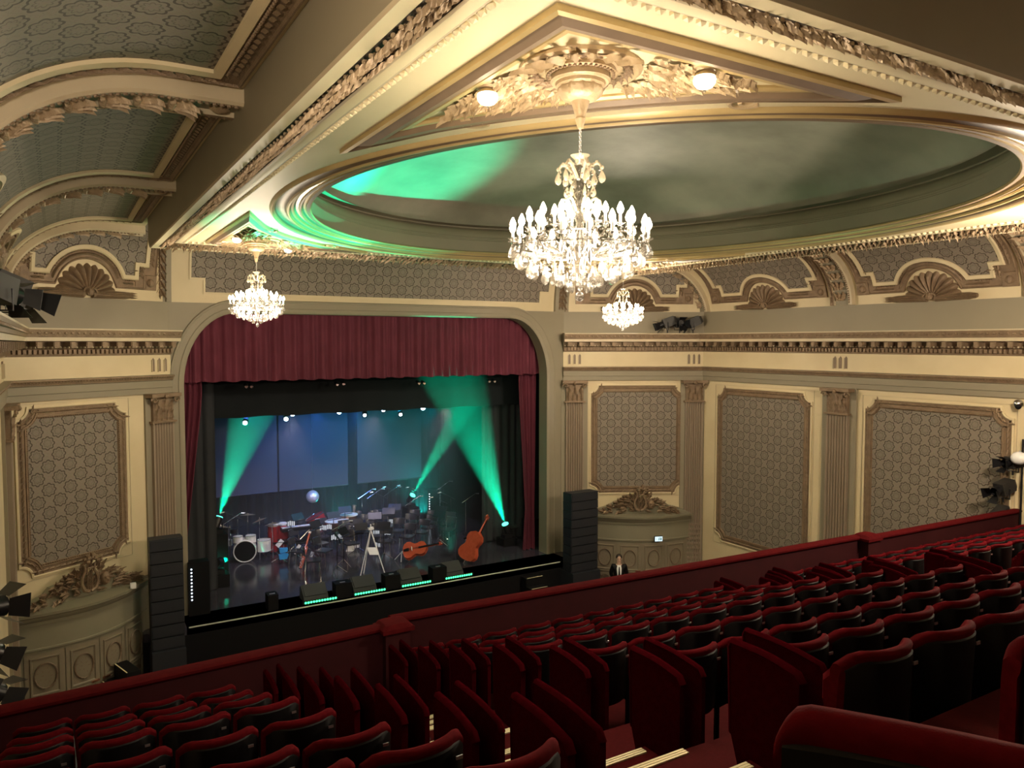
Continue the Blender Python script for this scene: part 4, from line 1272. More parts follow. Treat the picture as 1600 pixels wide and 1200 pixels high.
for r in rows:
    y, h = ROWY[r], ROWH[r]; zf = E + h - SEAT_H
    # left block, counted from the aisle
    x = 1.38; i = 0
    while x > XL + 0.25:
        if vis(x, y, E + h):
            place_seat(x, y + slope(x), zf, R(2.3), 'red velvet seat, %s from the aisle in the %s row of the left block' % (num[i], ordn[r]), 'seats of the left balcony block')
        x -= PITCHX; i += 1
    # centre block
    x = 3.90 if r != 'A' else 3.46; i = 0
    while x < 8.75:
        if vis(x, y + slope(x), E + h):
            place_seat(x, y + slope(x), zf, R(-2.3), 'red velvet seat, %s from the near aisle in the %s row of the middle block' % (num[i], ordn[r]), 'seats of the middle balcony block')
        x += PITCHX; i += 1
    x = 10.45; i = 0
    while x < XR - 0.3:
        if vis(x, y + slope(x), E + h, 30):
            place_seat(x, y + slope(x), zf, R(-2.3), 'red velvet seat, %s from the far aisle in the %s row of the right block' % (num[i], ordn[r]), 'seats of the right balcony block')
        x += PITCHX; i += 1
    if r != 'A':
        place_end(2.05, y + slope(2), zf, 'red row end panel left of the steps, %s row' % ordn[r])
        place_end(3.56, y + slope(3.5), zf, 'red row end panel right of the steps, %s row' % ordn[r])
        for (xx, s_) in ((8.95, 'left'), (10.12, 'right')):
            if vis(xx, y + slope(xx), E + h, 0):
                place_end(xx, y + slope(xx), zf, 'red row end panel %s of the far aisle, %s row' % (s_, ordn[r]))
# two seats close to the camera: straight backs with an arched padded top
def near_seat(x, y, ztop, rz, label, w=0.31):
    t = empty('theatre_chair', (x, y, ztop), rz); tag(t, label, 'theatre seat', 'seats close to the camera')
    def zt(q):
        a = abs(q)
        return -0.012 * a ** 2 - 0.05 * max(0, (a - 0.86) / 0.14) ** 2.5
    prof = [(-0.018, -0.04), (-0.021, -0.02), (-0.016, -0.004), (0.0, 0.0), (0.02, -0.004), (0.034, -0.02), (0.038, -0.08), (0.04, -0.5), (0.0, -0.52), (-0.010, -0.5), (-0.010, -0.06)]
    qs = [-1, -0.985, -0.96, -0.92, -0.86, -0.75, -0.5, -0.25, 0, 0.25, 0.5, 0.75, 0.86, 0.92, 0.96, 0.985, 1]
    V = []; m_ = len(prof); n = len(qs)
    for q in qs:
        for (o, dz) in prof: V.append((q * w, o, zt(q) + dz))
    F = [(i * m_ + j, i * m_ + (j + 1) % m_, (i + 1) * m_ + (j + 1) % m_, (i + 1) * m_ + j) for i in range(n - 1) for j in range(m_)]
    F += [tuple(range(m_)), tuple(range(n * m_ - 1, (n - 1) * m_ - 1, -1))]
    mb = MB(); mb.add(V, F); mb.build('backrest', 'velvet', t, angle=60)
    mb = MB(); V = []
    xs = [-w + 0.012 + (2 * w - 0.024) * i / 14 for i in range(15)]
    for x in xs:
        for (o, dz) in ((-0.014, -0.040 - 0.02 * (x / w) ** 2), (-0.023, -0.046 - 0.02 * (x / w) ** 2), (-0.025, -0.62), (-0.01, -0.62)): V.append((x, o, dz))
    mb.grid(V, 15, 4); mb.grid([(v[0], -0.008, v[2]) for v in V], 15, 4); mb.build('back_shell', 'shell', t)
    mb = MB(); mb.box((0, 0.0, -0.70), (2 * w - 0.1, 0.03, 0.2)); mb.box((-w + 0.02, 0.0, -0.65), (0.03, 0.05, 0.35)); mb.box((w - 0.02, 0.0, -0.65), (0.03, 0.05, 0.35)); mb.build('legs', 'shell', t)
    return t
near_seat(1.02, 0.45, E - 0.500, R(-61), 'large near seat back at the bottom right, its arched red top running out of view')
near_seat(2.72, 1.10, E - 0.87, R(-8), 'near seat back cut off by the right edge of the view')

# ---- balcony rail
RZ = E - 3.70
def rail(name, p0, p1, label):
    d = np.array(p1) - np.array(p0)
    t = empty('balcony_rail', (p0[0], p0[1], RZ)); tag(t, label, 'balcony rail', 'upholstered sections of the balcony front')
    f = lambda u, v, w: (u - p0[0], v - p0[1], w - RZ)
    mb = MB()
    mb.mould([p0, p1], [(-0.02, RZ - 0.075), (-0.045, RZ - 0.05), (-0.05, RZ - 0.02), (-0.02, RZ), (0.06, RZ + 0.008), (0.13, RZ), (0.16, RZ - 0.03), (0.16, RZ - 0.09), (0.13, RZ - 0.11)], False, f)
    mb.build('padded_cap', 'railvel', t)
    mb = MB()
    mb.mould([p0, p1], [(0.0, RZ - 0.07), (0.005, RZ - 0.8), (0.0, RZ - 1.1), (0.14, RZ - 1.1), (0.14, RZ - 0.07)], False, f)
    mb.build('front_panel', 'railpan', t)
    return t
rail('a', (XL + 0.25, 9.10), (3.78, 9.30), 'left section of the red balcony front, below the stage')
rail('b', (3.78, 9.50), (13.25, 9.02), 'middle section of the red balcony front, before the curved porch')
rail('c', (13.25, 8.86), (XR, 8.66), 'right section of the red balcony front, under the right wall panels')
def rail_post(x, y, label):
    t = empty('rail_post', (x, y, RZ)); tag(t, label, 'rail post', 'padded posts of the balcony front')
    mb = MB(); mb.box((0, 0, -0.55), (0.34, 0.30, 1.1)); mb.build('post_body', 'railpan', t, smooth=False)
    mb = MB(); V = []
    for i in range(9):
        q = -1 + 2 * i / 8
        for j in range(9):
            r_ = -1 + 2 * j / 8
            V.append((q * 0.22, r_ * 0.19, -0.03 + 0.075 * max(0, (1 - q ** 4)) ** .5 * max(0, (1 - r_ ** 4)) ** .5))
    mb.grid(V, 9, 9); mb.box((0, 0, -0.05), (0.44, 0.38, 0.05)); mb.build('post_cushion', 'railvel', t)
rail_post(3.74, 9.33, 'padded post where the left and middle balcony front sections meet')
rail_post(13.3, 8.98, 'padded post where the middle and right balcony front sections meet')
# curved return of the rail at the left wall
t = empty('curved_rail_end', (XL + 0.25, 9.10, RZ)); tag(t, 'curved end of the red balcony front at the bottom left', 'balcony rail')
cpts = [(-0.0, 0.0), (-0.08, -0.02), (-0.16, -0.08), (-0.21, -0.18), (-0.235, -0.32), (-0.235, -0.8)]
mb = MB(); mb.mould(cpts[::-1], [(-0.02, -0.075), (-0.05, -0.02), (-0.02, 0), (0.06, 0.008), (0.0, -0.09)], False); mb.build('padded_cap', 'railvel', t)
mb = MB(); mb.mould(cpts[::-1], [(0.0, -0.07), (0.0, -1.1), (0.02, -1.1), (0.02, -0.07)], False); mb.build('front_panel', 'railpan', t)
# ================================================================== PORCHES, DOORS, CARTOUCHES
def porch(fn, L, uc, hw, idx, label, lab_c, exit_sign=False):
    """convex curved door porch against a splay wall"""
    zt = E - 5.62
    def g(u, v, w): return fn(uc + u, v, w + 0.08 + 0.50 * math.cos(min(1, abs(u) / hw) * PI / 2))
    us = np.linspace(-hw, hw, 25)
    mb = MB()
    mb.grid([g(u, v, 0) for u in us for v in (0.0, E - 6.42)], 25, 2)
    mb.grid([g(u, v, 0.03) for u in us for v in (E - 6.42, zt - 0.02)], 25, 2)
    pth = [(u, 0.0) for u in us]
    cor = [(0.0, -0.28), (0.03, -0.27), (0.03, -0.20), (0.07, -0.17), (0.10, -0.09), (0.16, -0.06), (0.17, 0.0), (-0.6, 0.02)]
    V = []
    for u in us:
        for (o, z) in cor: V.append(g(u, zt + z, 0.03 + o))
    mb.grid(V, 25, len(cor))
    V = []
    for u in us:
        for (o, z) in ((0.03, 0), (0.045, 0.01), (0.045, 0.05), (0.03, 0.06)): V.append(g(u, E - 6.44 + z, o))
    mb.grid(V, 25, 4)
    for sg in (-1, 1):
        mb.prism([(sg * hw - 0.12, 0), (sg * hw + 0.12, 0), (sg * hw + 0.12, zt), (sg * hw - 0.12, zt)], 0, 0.12, lambda a, b, c: fn(uc + a, b, c))
    # swept blocking course on top of the porch
    P = []
    for k in range(25):
        q = -1 + 2 * k / 24
        P.append((q * hw * 0.98, zt + 0.02 + 0.30 * max(0, 1 - abs(q) ** 3) + (0.10 if abs(q) < 0.55 else 0)))
    poly = [(-hw * 0.98, zt)] + P + [(hw * 0.98, zt)]
    mb.prism(poly, 0.02, 0.22, lambda a, b, c: fn(uc + a, b, c))
    s = struct(mb.build('trim_%d_porch' % idx, 'olive'))
    # doors
    t = empty('door_%d' % idx, fn(uc, 0, 0)); t['kind'] = 'structure'
    c = t.location
    rl = lambda p: (p[0] - c.x, p[1] - c.y, p[2] - c.z)
    zd = E - 6.50
    for k in range(4):
        a = (-hw + 0.16) + k * (2 * hw - 0.32) / 4; b = a + (2 * hw - 0.32) / 4 - 0.015
        mb = MB()
        def q(u, v, w): return rl(g(u, v, w))
        for (x0, x1, z0, z1, w) in ((a, b, 0.02, zd, 0.02),):
            xs = np.linspace(x0, x1, 5)
            mb.grid([q(x, z, w) for x in xs for z in (z0, z1)], 5, 2)
        for (z0, z1) in ((0.15, zd - 0.95), (zd - 0.88, zd - 0.10)):
            mb.mould([(a + 0.10, z0), (b - 0.10, z0), (b - 0.10, z1), (a + 0.10, z1)], [(-.02, 0.02), (-0.015, 0.045), (0.01, 0.045), (0.02, 0.03), (0.03, 0.02)], True, q, maxlen=0.3)
        lf = mb.build('door_leaf', 'doorp', t)
        KIDS[lf.name] = []
        m2 = MB(); cxx = (a + b) / 2; cz = zd - 0.49
        pts = [(cxx + 0.19 * math.cos(i * PI / 10), cz + 0.27 * math.sin(i * PI / 10)) for i in range(20)]
        m2.path([q(p[0], p[1], 0.04) for p in pts], 0.018, 5, closed=True)
        along(m2, pts, 0.06, LEAFS, (0.07, 0.07, 0.06), 0.0, 0.045, q, True)
        for i in range(9):
            an = i * 2.4; rr = 0.035 + 0.012 * i
            m2.unit(LEAFS, q(cxx + rr * math.cos(an), cz + rr * math.sin(an) * 1.3, 0.03), np.array(q(cxx + 0.05 * math.cos(an), cz + 0.05 * math.sin(an), 0.03)) - np.array(q(cxx, cz, 0.03)), np.array(q(cxx - 0.04 * math.sin(an), cz + 0.04 * math.cos(an), 0.03)) - np.array(q(cxx, cz, 0.03)), (0.0, 0.0, 0.03))
        for i in range(8):                       # lower panel strapwork
            an = i * PI / 4
            m2.path([q(cxx + 0.12 * math.cos(an) + 0.09 * math.cos(j), zd - 1.3 + 0.16 * math.sin(an) + 0.09 * math.sin(j), 0.03) for j in range(7)], 0.012, 4, closed=True)
        o = m2.build('oval_wreath', 'brownp', lf)
        if k in (1, 2):
            m3 = MB(); m3.prism([((b - 0.20) if k == 1 else a + 0.04, zd - 0.93), ((b - 0.04) if k == 1 else a + 0.20, zd - 0.93), ((b - 0.04) if k == 1 else a + 0.20, zd - 0.89), ((b - 0.20) if k == 1 else a + 0.04, zd - 0.89)], 0.03, 0.07, q)
            m3.build('push_plate', 'copper' if not exit_sign else 'steel', lf)
    # cartouche with lyre, mask and leaves
    t = empty('lyre_cartouche', fn(uc, zt + 0.35, 0.22)); tag(t, lab_c, 'ornament', 'lyre carvings over the doors')
    c = t.location
    f = lambda u, v, w: rl2(fn(uc + u, zt + 0.35 + v, 0.22 + w))
    rl2 = lambda p: (p[0] - c.x, p[1] - c.y, p[2] - c.z)
    o0 = np.array(f(0, 0, 0)); eu = np.array(f(1, 0, 0)) - o0; ev = np.array(f(0, 1, 0)) - o0; ew = np.array(f(0, 0, 1)) - o0
    mb = MB()
    for sg in (-1, 1):
        mb.path([f(sg * x, y, 0.12) for x, y in ((0.02, -0.22), (0.13, -0.17), (0.19, -0.03), (0.17, 0.12), (0.10, 0.25), (0.12, 0.38), (0.19, 0.42), (0.21, 0.36))], [0.04, 0.045, 0.04, 0.032, 0.028, 0.028, 0.03, 0.02], 7)
    for x in (-0.05, 0, 0.05): mb.tube(f(x, -0.18, 0.12), f(x, 0.30, 0.12), 0.008, n=5)
    mb.tube(f(-0.13, 0.30, 0.12), f(0.13, 0.30, 0.12), 0.02, n=6)
    mb.build('lyre', 'giltb' if False else 'gilt', t)
    mb = MB(); mb.ball(f(-0.36, -0.02, 0.10), 0.14, 10, 8, 0, (0.8, 0.8, 1.15))
    for x in (-0.40, -0.32): mb.ball(f(x, 0.02, 0.20), 0.025, 6, 4)
    mb.ball(f(-0.36, -0.04, 0.22), 0.025, 6, 4); mb.path([f(-0.41, -0.09, 0.19), f(-0.36, -0.11, 0.21), f(-0.31, -0.09, 0.19)], 0.012, 5)
    mb.build('theatre_mask', 'gilt', t)
    mb = MB(); rnd = random.Random(3)
    for i in range(120):
        u = rnd.gauss(0, 0.55); lim = 0.50 * max(0, 1 - abs(u) / 1.35)
        if abs(u) > 1.25: continue
        v = rnd.uniform(-0.28, -0.26 + lim * 1.3)
        an = math.atan2(0.25 + v, u) + rnd.uniform(-0.7, 0.7); s = rnd.uniform(0.16, 0.28)
        ex = eu * math.cos(an) + ev * math.sin(an) + ew * 0.25; ey = -eu * math.sin(an) + ev * math.cos(an)
        mb.unit(LEAF, f(u, v, 0.03), ex * s, ey * s * 0.8, ew * s)
    for i in range(26):
        an = rnd.uniform(0, PI); r = rnd.uniform(0.1, 0.22)
        mb.ball(f(-0.05 + r * math.cos(an), 0.42 + r * math.sin(an) * 0.8, 0.10 + rnd.uniform(0, .08)), rnd.uniform(0.03, 0.06), 6, 4)
    mb.build('carved_leaves', 'gilt', t)
    return g
G_R = porch(F_RS, L_RS, L_RS - 2.50, 1.72, 1, 'right', 'carved lyre cartouche over the curved porch right of the stage')
G_L = porch(F_LS, L_LS, 2.40, 1.55, 2, 'left', 'carved lyre cartouche over the dark curved doors left of the stage')
# exit sign
p = at(1029, 842, Y=18.5)
t = empty('exit_sign', (p[0], p[1], p[2])); t.rotation_euler.z = R(-20)
tag(t, 'small lit exit sign over the porch doors right of the stage', 'exit sign')
mb = MB(); mb.box((0, 0.02, 0), (0.27, 0.05, 0.17)); mb.build('housing', 'blackp', t, smooth=False)
M['sign'] = mat('sign_white', (0, 0, 0), 0.4, emit=(0.75, 0.95, 1.0), estr=0.30)
M['signg'] = mat('sign_blue_green', (0.0, 0.15, 0.2), 0.4)
mb = MB(); mb.box((0, -0.01, 0), (0.25, 0.012, 0.15)); mb.build('lit_face', 'sign', t, smooth=False)
mb = MB(); mb.ball((0.02, -0.02, 0.045), 0.012, 6, 5); mb.path([(0.02, -0.02, 0.03), (0.01, -0.02, 0.0), (-0.01, -0.02, -0.045)], 0.010, 5); mb.path([(0.012, -0.02, 0.0), (0.035, -0.02, -0.03)], 0.008, 5)
mb.path([(0.02, -0.02, 0.03), (-0.01, -0.02, 0.015)], 0.006, 5); mb.box((0.075, -0.018, 0), (0.035, 0.006, 0.085)); mb.path([(-0.09, -0.02, 0), (-0.05, -0.02, 0)], 0.006, 4)
mb.build('running_figure_symbol', 'signg', t)

# ================================================================== STAGE
SX0, SX1 = 2.55, 13.85
mb = MB(); mb.box(((SX0 + SX1) / 2, (LIPY + 29.8) / 2, STZ - 0.1), (SX1 - SX0, 29.8 - LIPY, 0.2)); mb.box((8.2, LIPY + 0.45, STZ - 0.1), (13.2, 0.9, 0.2))
struct(mb.build('floor_stage', 'stagefl', smooth=False))
struct(MB().box((8.2, LIPY + 0.35, (STZ - 0.2) / 2), (13.2, 0.7, STZ - 0.21)).build('trim_stage_front', 'blackp', smooth=False))
struct(MB().box((8.05, LIPY - 0.012, STZ - 0.02), (10.9, 0.02, 0.028)).build('trim_stage_edge_strip', 'edgew', smooth=False))
struct(MB().box((8.2, 30.0, 5.5), (13.5, 0.2, 11)).box((SX0 - 0.6, 25.3, 5.5), (0.2, 9.2, 11)).box((SX1 + 0.6, 25.3, 5.5), (0.2, 9.2, 11)).box((8.2, 25.3, 10.4), (13.5, 9.2, 0.2)).build('wall_stage_house', 'blackp', smooth=False))

def curtain(name, x0, x1, y, z0, z1, m_, label, cat, amp=0.06, wl=0.30, waist=None, group=None, yrot=False, loc0=None):
    n = max(8, int((x1 - x0) / wl * 10)); nz = 14
    t_ = MB(); V = []
    rnd = random.Random(int(x0 * 100)); ph = [rnd.uniform(-0.6, 0.6) for _ in range(200)]
    for i in range(n):
        q = i / (n - 1)
        for j in range(nz):
            s = j / (nz - 1); z = z0 + (z1 - z0) * s
            x = x0 + (x1 - x0) * q
            a = amp
            if waist:
                k = waist(z); cx = k[1]
                x = cx + (q - 0.5) * k[0]; a = amp * (0.6 + 0.5 * k[0] / (x1 - x0))
            w = 2 * PI * (x0 + (x1 - x0) * q) / wl
            yy = y + a * math.sin(w + ph[int(w / 6) % 200]) * (1 - 0.25 * s) + 0.4 * a * math.sin(w * 0.37 + 1)
            V.append((x, yy, z + 0.015 * math.sin(w * 0.5) * (1 - s)))
    t_.grid(V, n, nz)
    V2 = [(v[0], v[1] + 0.02, v[2]) for v in V]; t_.grid(V2, n, nz)
    o = t_.build(name, m_)
    tag(o, label, cat, group)
    return o
curtain('stage_valance', 2.60, 13.75, 21.15, E - 1.03, E + 0.95, 'redcur', 'wide pleated red valance across the top of the stage opening', 'curtain', 0.05, 0.26)
def wl_(z):
    s = (z - STZ) / 6.0
    return (0.32 + 0.30 * min(1, abs(z - 2.9) / 4.0), 2.62 + 0.0 + 0.33 * min(1, abs(z - 2.9) / 4.0))
def wr_(z): return (0.28 + 0.30 * min(1, abs(z - 2.9) / 4.0), 13.42 - 0.10 * min(1, abs(z - 2.9) / 4.0))
curtain('stage_curtain', 2.5, 3.2, 21.35, STZ + 0.02, E - 0.9, 'redcur', 'narrow red side curtain at the left edge of the stage', 'curtain', 0.06, 0.16, wl_, 'red side curtains of the stage')
curtain('stage_curtain', 13.0, 13.7, 21.35, STZ + 0.02, E - 0.9, 'redcur', 'narrow red side curtain at the right edge of the stage, tied near the bottom', 'curtain', 0.06, 0.16, wr_, 'red side curtains of the stage')
curtain('black_border', 2.2, 14.2, 22.5, E - 2.12, E + 1.2, 'border', 'dark border cloth hanging behind the red valance', 'curtain', 0.01, 0.8)
curtain('side_drape', 2.2, 3.72, 22.3, STZ + 0.02, E + 1.0, 'blackcur', 'black side drape at the left of the stage', 'curtain', 0.04, 0.3, None, 'black side drapes')
curtain('side_drape', 12.45, 14.2, 22.9, STZ + 0.02, E + 1.0, 'blackcur', 'black side drape at the right of the stage', 'curtain', 0.04, 0.3, None, 'black side drapes')
curtain('black_backdrop', 2.2, 14.2, 29.6, STZ + 0.02, E + 1.0, 'blackcur', 'black pleated backdrop along the back of the stage', 'curtain', 0.10, 0.45)
for (x0, x1, lb) in ((4.36, 6.78, 'left hanging grey screen above the band'), (6.85, 9.42, 'middle hanging grey screen above the band'), (9.80, 12.45, 'right hanging grey screen above the band')):
    t = empty('hanging_screen', ((x0 + x1) / 2, 28.0, E - 5.38)); tag(t, lb, 'screen', 'grey screens hung over the stage')
    mb = MB(); mb.box((0, 0, 2.2), (x1 - x0, 0.03, 4.4)); mb.build('screen_cloth', 'screen', t, smooth=False)
    mb = MB(); mb.tube((-(x1 - x0) / 2, 0, -0.02), ((x1 - x0) / 2, 0, -0.02), 0.025); mb.build('bottom_batten', 'blackm', t)
# risers
for (x0, x1, y0, y1, hh, lb) in ():
    tag(MB().box(((x0 + x1) / 2, (y0 + y1) / 2, STZ + hh / 2), (x1 - x0, y1 - y0, hh)).build('stage_riser', 'blackp', smooth=False), lb, 'riser', 'black stage risers')
def floor_z(x, y):
    return STZ
# chairs
def make_chair():
    t = empty('orchestra_chair'); KIDS[t.name] = []
    mb = MB(); V = []
    for i in range(7):
        x = -0.21 + 0.42 * i / 6
        for j, (z, y) in enumerate(((0.62, -0.20), (0.72, -0.22), (0.82, -0.25))): V.append((x, y - 0.05 * (1 - (x / 0.21) ** 2), z))
    mb.grid(V, 7, 3); mb.grid([(v[0], v[1] - 0.018, v[2]) for v in V], 7, 3); mb.build('backrest', 'chairp', t)
    mb = MB(); mb.path([(-0.21 + 0.07 * i, -0.26 - 0.05 * (1 - ((-0.21 + 0.07 * i) / 0.21) ** 2), 0.825) for i in range(7)], 0.013, 5); mb.build('top_highlight', 'chrome', t)  # added chrome tube stands in for the highlight along the backrest
    mb = MB(); mb.prism([(-0.21, -0.18), (0.21, -0.18), (0.22, 0.20), (0.15, 0.24), (-0.15, 0.24), (-0.22, 0.20)], 0.43, 0.47); mb.build('seat', 'chairp', t)
    for sx in (-1, 1):
        for sy_ in (-1, 1):
            mb = MB(); mb.tube((sx * 0.19, sy_ * 0.18, 0.44), (sx * 0.22, sy_ * 0.23, 0.0), 0.011, n=5)
            if sy_ < 0: mb.tube((sx * 0.19, -0.18, 0.44), (sx * 0.20, -0.24, 0.75), 0.011, n=5)
            mb.build('leg', 'chrome', t)
    return t
M['chairp'] = mat('black_chair_plastic', (0.03, 0.03, 0.035), 0.22)
def make_stand():
    t = empty('music_stand'); KIDS[t.name] = []
    mb = MB(); mb.tube((0, 0, 0.10), (0, 0, 1.0), 0.012, n=6); mb.build('post', 'blackm', t)
    for k in range(3):
        a = 2 * PI * k / 3 + 0.4
        mb = MB(); mb.tube((0, 0, 0.22), (0.28 * math.cos(a), 0.28 * math.sin(a), 0.01), 0.009, n=5); mb.build('leg', 'chrome', t)
    mb = MB(); mb.box((0, 0, 1.10), (0.44, 0.012, 0.24), rx=R(-38)); mb.box((0, 0.06 - 0.13, 0.96), (0.48, 0.06, 0.012)); mb.build('desk', 'blackm', t, smooth=False)
    return t
CON = at(576, 900, h=-6.9)
chair0 = make_chair(); stand0 = make_stand(); fc = fs = False
ci = 0; spots = []
for r_, n, a0, a1 in ((1.75, 5, 20, 165), (2.45, 7, 18, 160), (3.15, 9, 22, 150), (3.85, 11, 28, 140), (4.5, 12, 34, 128)):
    for k in range(n):
        a = R(a0 + (a1 - a0) * k / (n - 1))
        x = CON[0] + 0.3 + r_ * math.cos(a); y = CON[1] + 0.5 + r_ * math.sin(a) * 0.98
        if not (5.9 < x < 12.2 and 21.5 < y < 26.6): continue
        if any(math.hypot(x - px_, y - py_) < 0.62 for px_, py_ in ((5.5, 25.0), (7.0, 25.4), (10.9, 22.6), (9.4, 22.2))): continue
        spots.append((x, y, a, r_, k))
rown = {1.75: 'innermost', 2.45: 'second', 3.15: 'third', 3.85: 'fourth', 4.5: 'rearmost'}
for (x, y, a, r_, k) in spots:
    c = chair0 if not fc else copy_tree(chair0); fc = True
    c.location = (x, y, floor_z(x, y)); c.rotation_euler.z = a + PI / 2
    tag(c, 'empty black orchestra chair in the %s arc on stage, %s from the right' % (rown[r_], num[k]), 'chair', 'orchestra chairs on stage')
    if (k % 3 == 0 or r_ < 2):
        x2, y2 = x - 0.62 * math.cos(a) + 0.1, y - 0.62 * math.sin(a)
        if abs(floor_z(x2, y2) - floor_z(x, y)) > 0.01: continue
        s = stand0 if not fs else copy_tree(stand0); fs = True
        s.location = (x2, y2, floor_z(x2, y2)); s.rotation_euler.z = a + PI / 2 + PI
        tag(s, 'black music stand before the %s arc of chairs, %s from the right' % (rown[r_], num[k]), 'music stand', 'music stands on stage')
# sheets of music
RGT = np.array([cy, -sy, 0.0]); UP = np.array([0, 0, 1.0]); TOC = np.array([-sy, -cy, 0.0])
for (px, py, w, hh, rot, lb) in ((547, 860, 0.24, 0.34, -20, 'tilted white music sheet left of the tall tripod'), (437, 849, 0.14, 0.24, -40, 'white music sheet in front of the right conga'),
                                 (464, 858, 0.10, 0.30, -35, 'narrow white sheet left of the bassoon'), (485, 871, 0.10, 0.36, -22, 'narrow white sheet right of the bassoon'), (558, 853, 0.16, 0.12, 10, 'pale sheet on a stand beside the tall tripod')):
    p = at(px, py, Y=24.2)
    t = MB(); a = R(rot); ex = RGT * math.cos(a) + UP * math.sin(a); ey = (-RGT * math.sin(a) + UP * math.cos(a)) + TOC * -0.3
    V = [tuple(ex * sx * w / 2 + ey * s2 * hh / 2) for sx, s2 in ((-1, -1), (1, -1), (1, 1), (-1, 1))]
    V += [tuple(np.array(v) - TOC * 0.004) for v in V]
    t.add(V, [(0, 1, 2, 3), (4, 7, 6, 5), (0, 4, 5, 1), (1, 5, 6, 2), (2, 6, 7, 3), (3, 7, 4, 0)])
    o = t.build('sheet_music', 'white', smooth=False, loc=p); tag(o, lb, 'sheet music', 'white sheets on stage')
    st = copy_tree(stand0); st.location = (p[0] + 0.05 * sy, p[1] + 0.06, STZ); st.scale = (1, 1, max(0.5, (p[2] - STZ) / 1.12)); st.rotation_euler.z = R(160)
    tag(st, 'music stand holding the ' + lb, 'music stand', 'music stands on stage')
# clip-on lights of the music stands, white ribbed bars
for i, (px, py, yy, w_, lb) in enumerate(((455, 818, 24.9, 12, 'leftmost, over the keyboard'), (509, 824, 24.9, 20, 'just right of the red bass drum'), (527, 839, 24.0, 20, 'in the middle of the band, above the seats'), (557, 819, 25.0, 12, 'under the kettledrums'),
        (588, 832, 24.4, 11, 'right of the tall tripod top'), (605, 832, 24.5, 11, 'second right of the tall tripod top'), (591, 851, 23.6, 9, 'low, right of the tall tripod'), (610, 814, 25.4, 9, 'smallest, below the rear chairs'))):
    q = at(px, py, Y=yy); w = w_ / 1195 * 25
    t = empty('music_stand_light', q); tag(t, 'white ribbed music stand light, ' + lb, 'stand light', 'white lights on the music stands')
    mb = MB(); mb.box((0, 0.03, 0), (w, 0.03, 0.16)); mb.build('holder', 'blackm', t, smooth=False)
    mb = MB(); n = max(4, int(w / 0.055))
    for k in range(n): mb.box((-w / 2 + w * (k + 0.5) / n, 0, 0.0 + 0.015 * math.sin(k * 1.7)), (w / n * 0.55, 0.02, 0.15))
    mb.build('light_bars', 'standl', t, smooth=False)
    mb = MB(); mb.tube((0, 0.04, 0), (0, 0.04, STZ - q[2]), 0.012, n=5); mb.build('post', 'blackm', t)
# microphone stands
_o = {0: 'third', 1: 'fourth', 2: 'sixth', 3: 'second', 4: 'seventh', 5: 'rightmost', 6: 'fifth', 7: 'leftmost'}
MICL = ['thin microphone stand behind the rear chairs, %s of eight from the left' % _o[k] if k not in (5, 7) else 'thin microphone stand behind the rear chairs, %s of eight' % _o[k] for k in range(8)]
MICL += ['microphone stand just left of the double bass neck', 'microphone stand nearest the double bass body', 'microphone stand between the cello scroll and the double bass', 'microphone stand behind the cello body',
         'microphone stand at the far left of the drum kit', 'microphone stand over the left drums of the kit', 'microphone stand over the bass drum of the kit', 'low microphone stand between the bassoon and the tall tripod']
for i, (px, py, yy, hh) in enumerate(((600, 806, 25.9, 1.9), (606, 800, 26.4, 1.8), (641, 800, 26.6, 2.0), (580, 806, 26.3, 1.9), (655, 806, 26.1, 1.7), (688, 800, 26.4, 1.9), (619, 800, 26.6, 2.0), (566, 808, 26.4, 1.9),
                                     (705, 850, 24.6, 1.6), (728, 850, 24.2, 1.5), (693, 858, 24.4, 1.5), (640, 862, 24.8, 1.5), (348, 845, 24.4, 1.7), (357, 850, 24.8, 1.6), (372, 850, 25.2, 1.9), (527, 880, 23.6, 1.2))):
    q = at(px, py, Y=yy); hh = min(hh, 1.6)
    z0 = floor_z(q[0], q[1])
    t = empty('microphone_stand', (q[0], q[1], z0)); tag(t, MICL[i], 'microphone stand', 'microphone stands on stage')
    mb = MB(); mb.tube((0, 0, 0.03), (0, 0, hh * 0.8), 0.011, n=6); mb.build('pole', 'chrome', t)
    for k in range(3):
        a = 2 * PI * k / 3; mb = MB(); mb.tube((0, 0, 0.10), (0.25 * math.cos(a), 0.25 * math.sin(a), 0.01), 0.009, n=5); mb.build('leg', 'blackm', t)
    d = 1 if i % 2 else -1
    mb = MB(); mb.tube((-0.15 * d, 0, hh * 0.78), (0.42 * d, 0, hh * 0.98), 0.009, n=5); mb.build('boom', 'chrome', t)
    mb = MB(); mb.tube((0.40 * d, 0, hh * 0.97), (0.50 * d, 0, hh * 0.96), 0.018, n=6); mb.ball((0.51 * d, 0, hh * 0.96), 0.028, 6, 5); mb.build('microphone', 'steel', t)

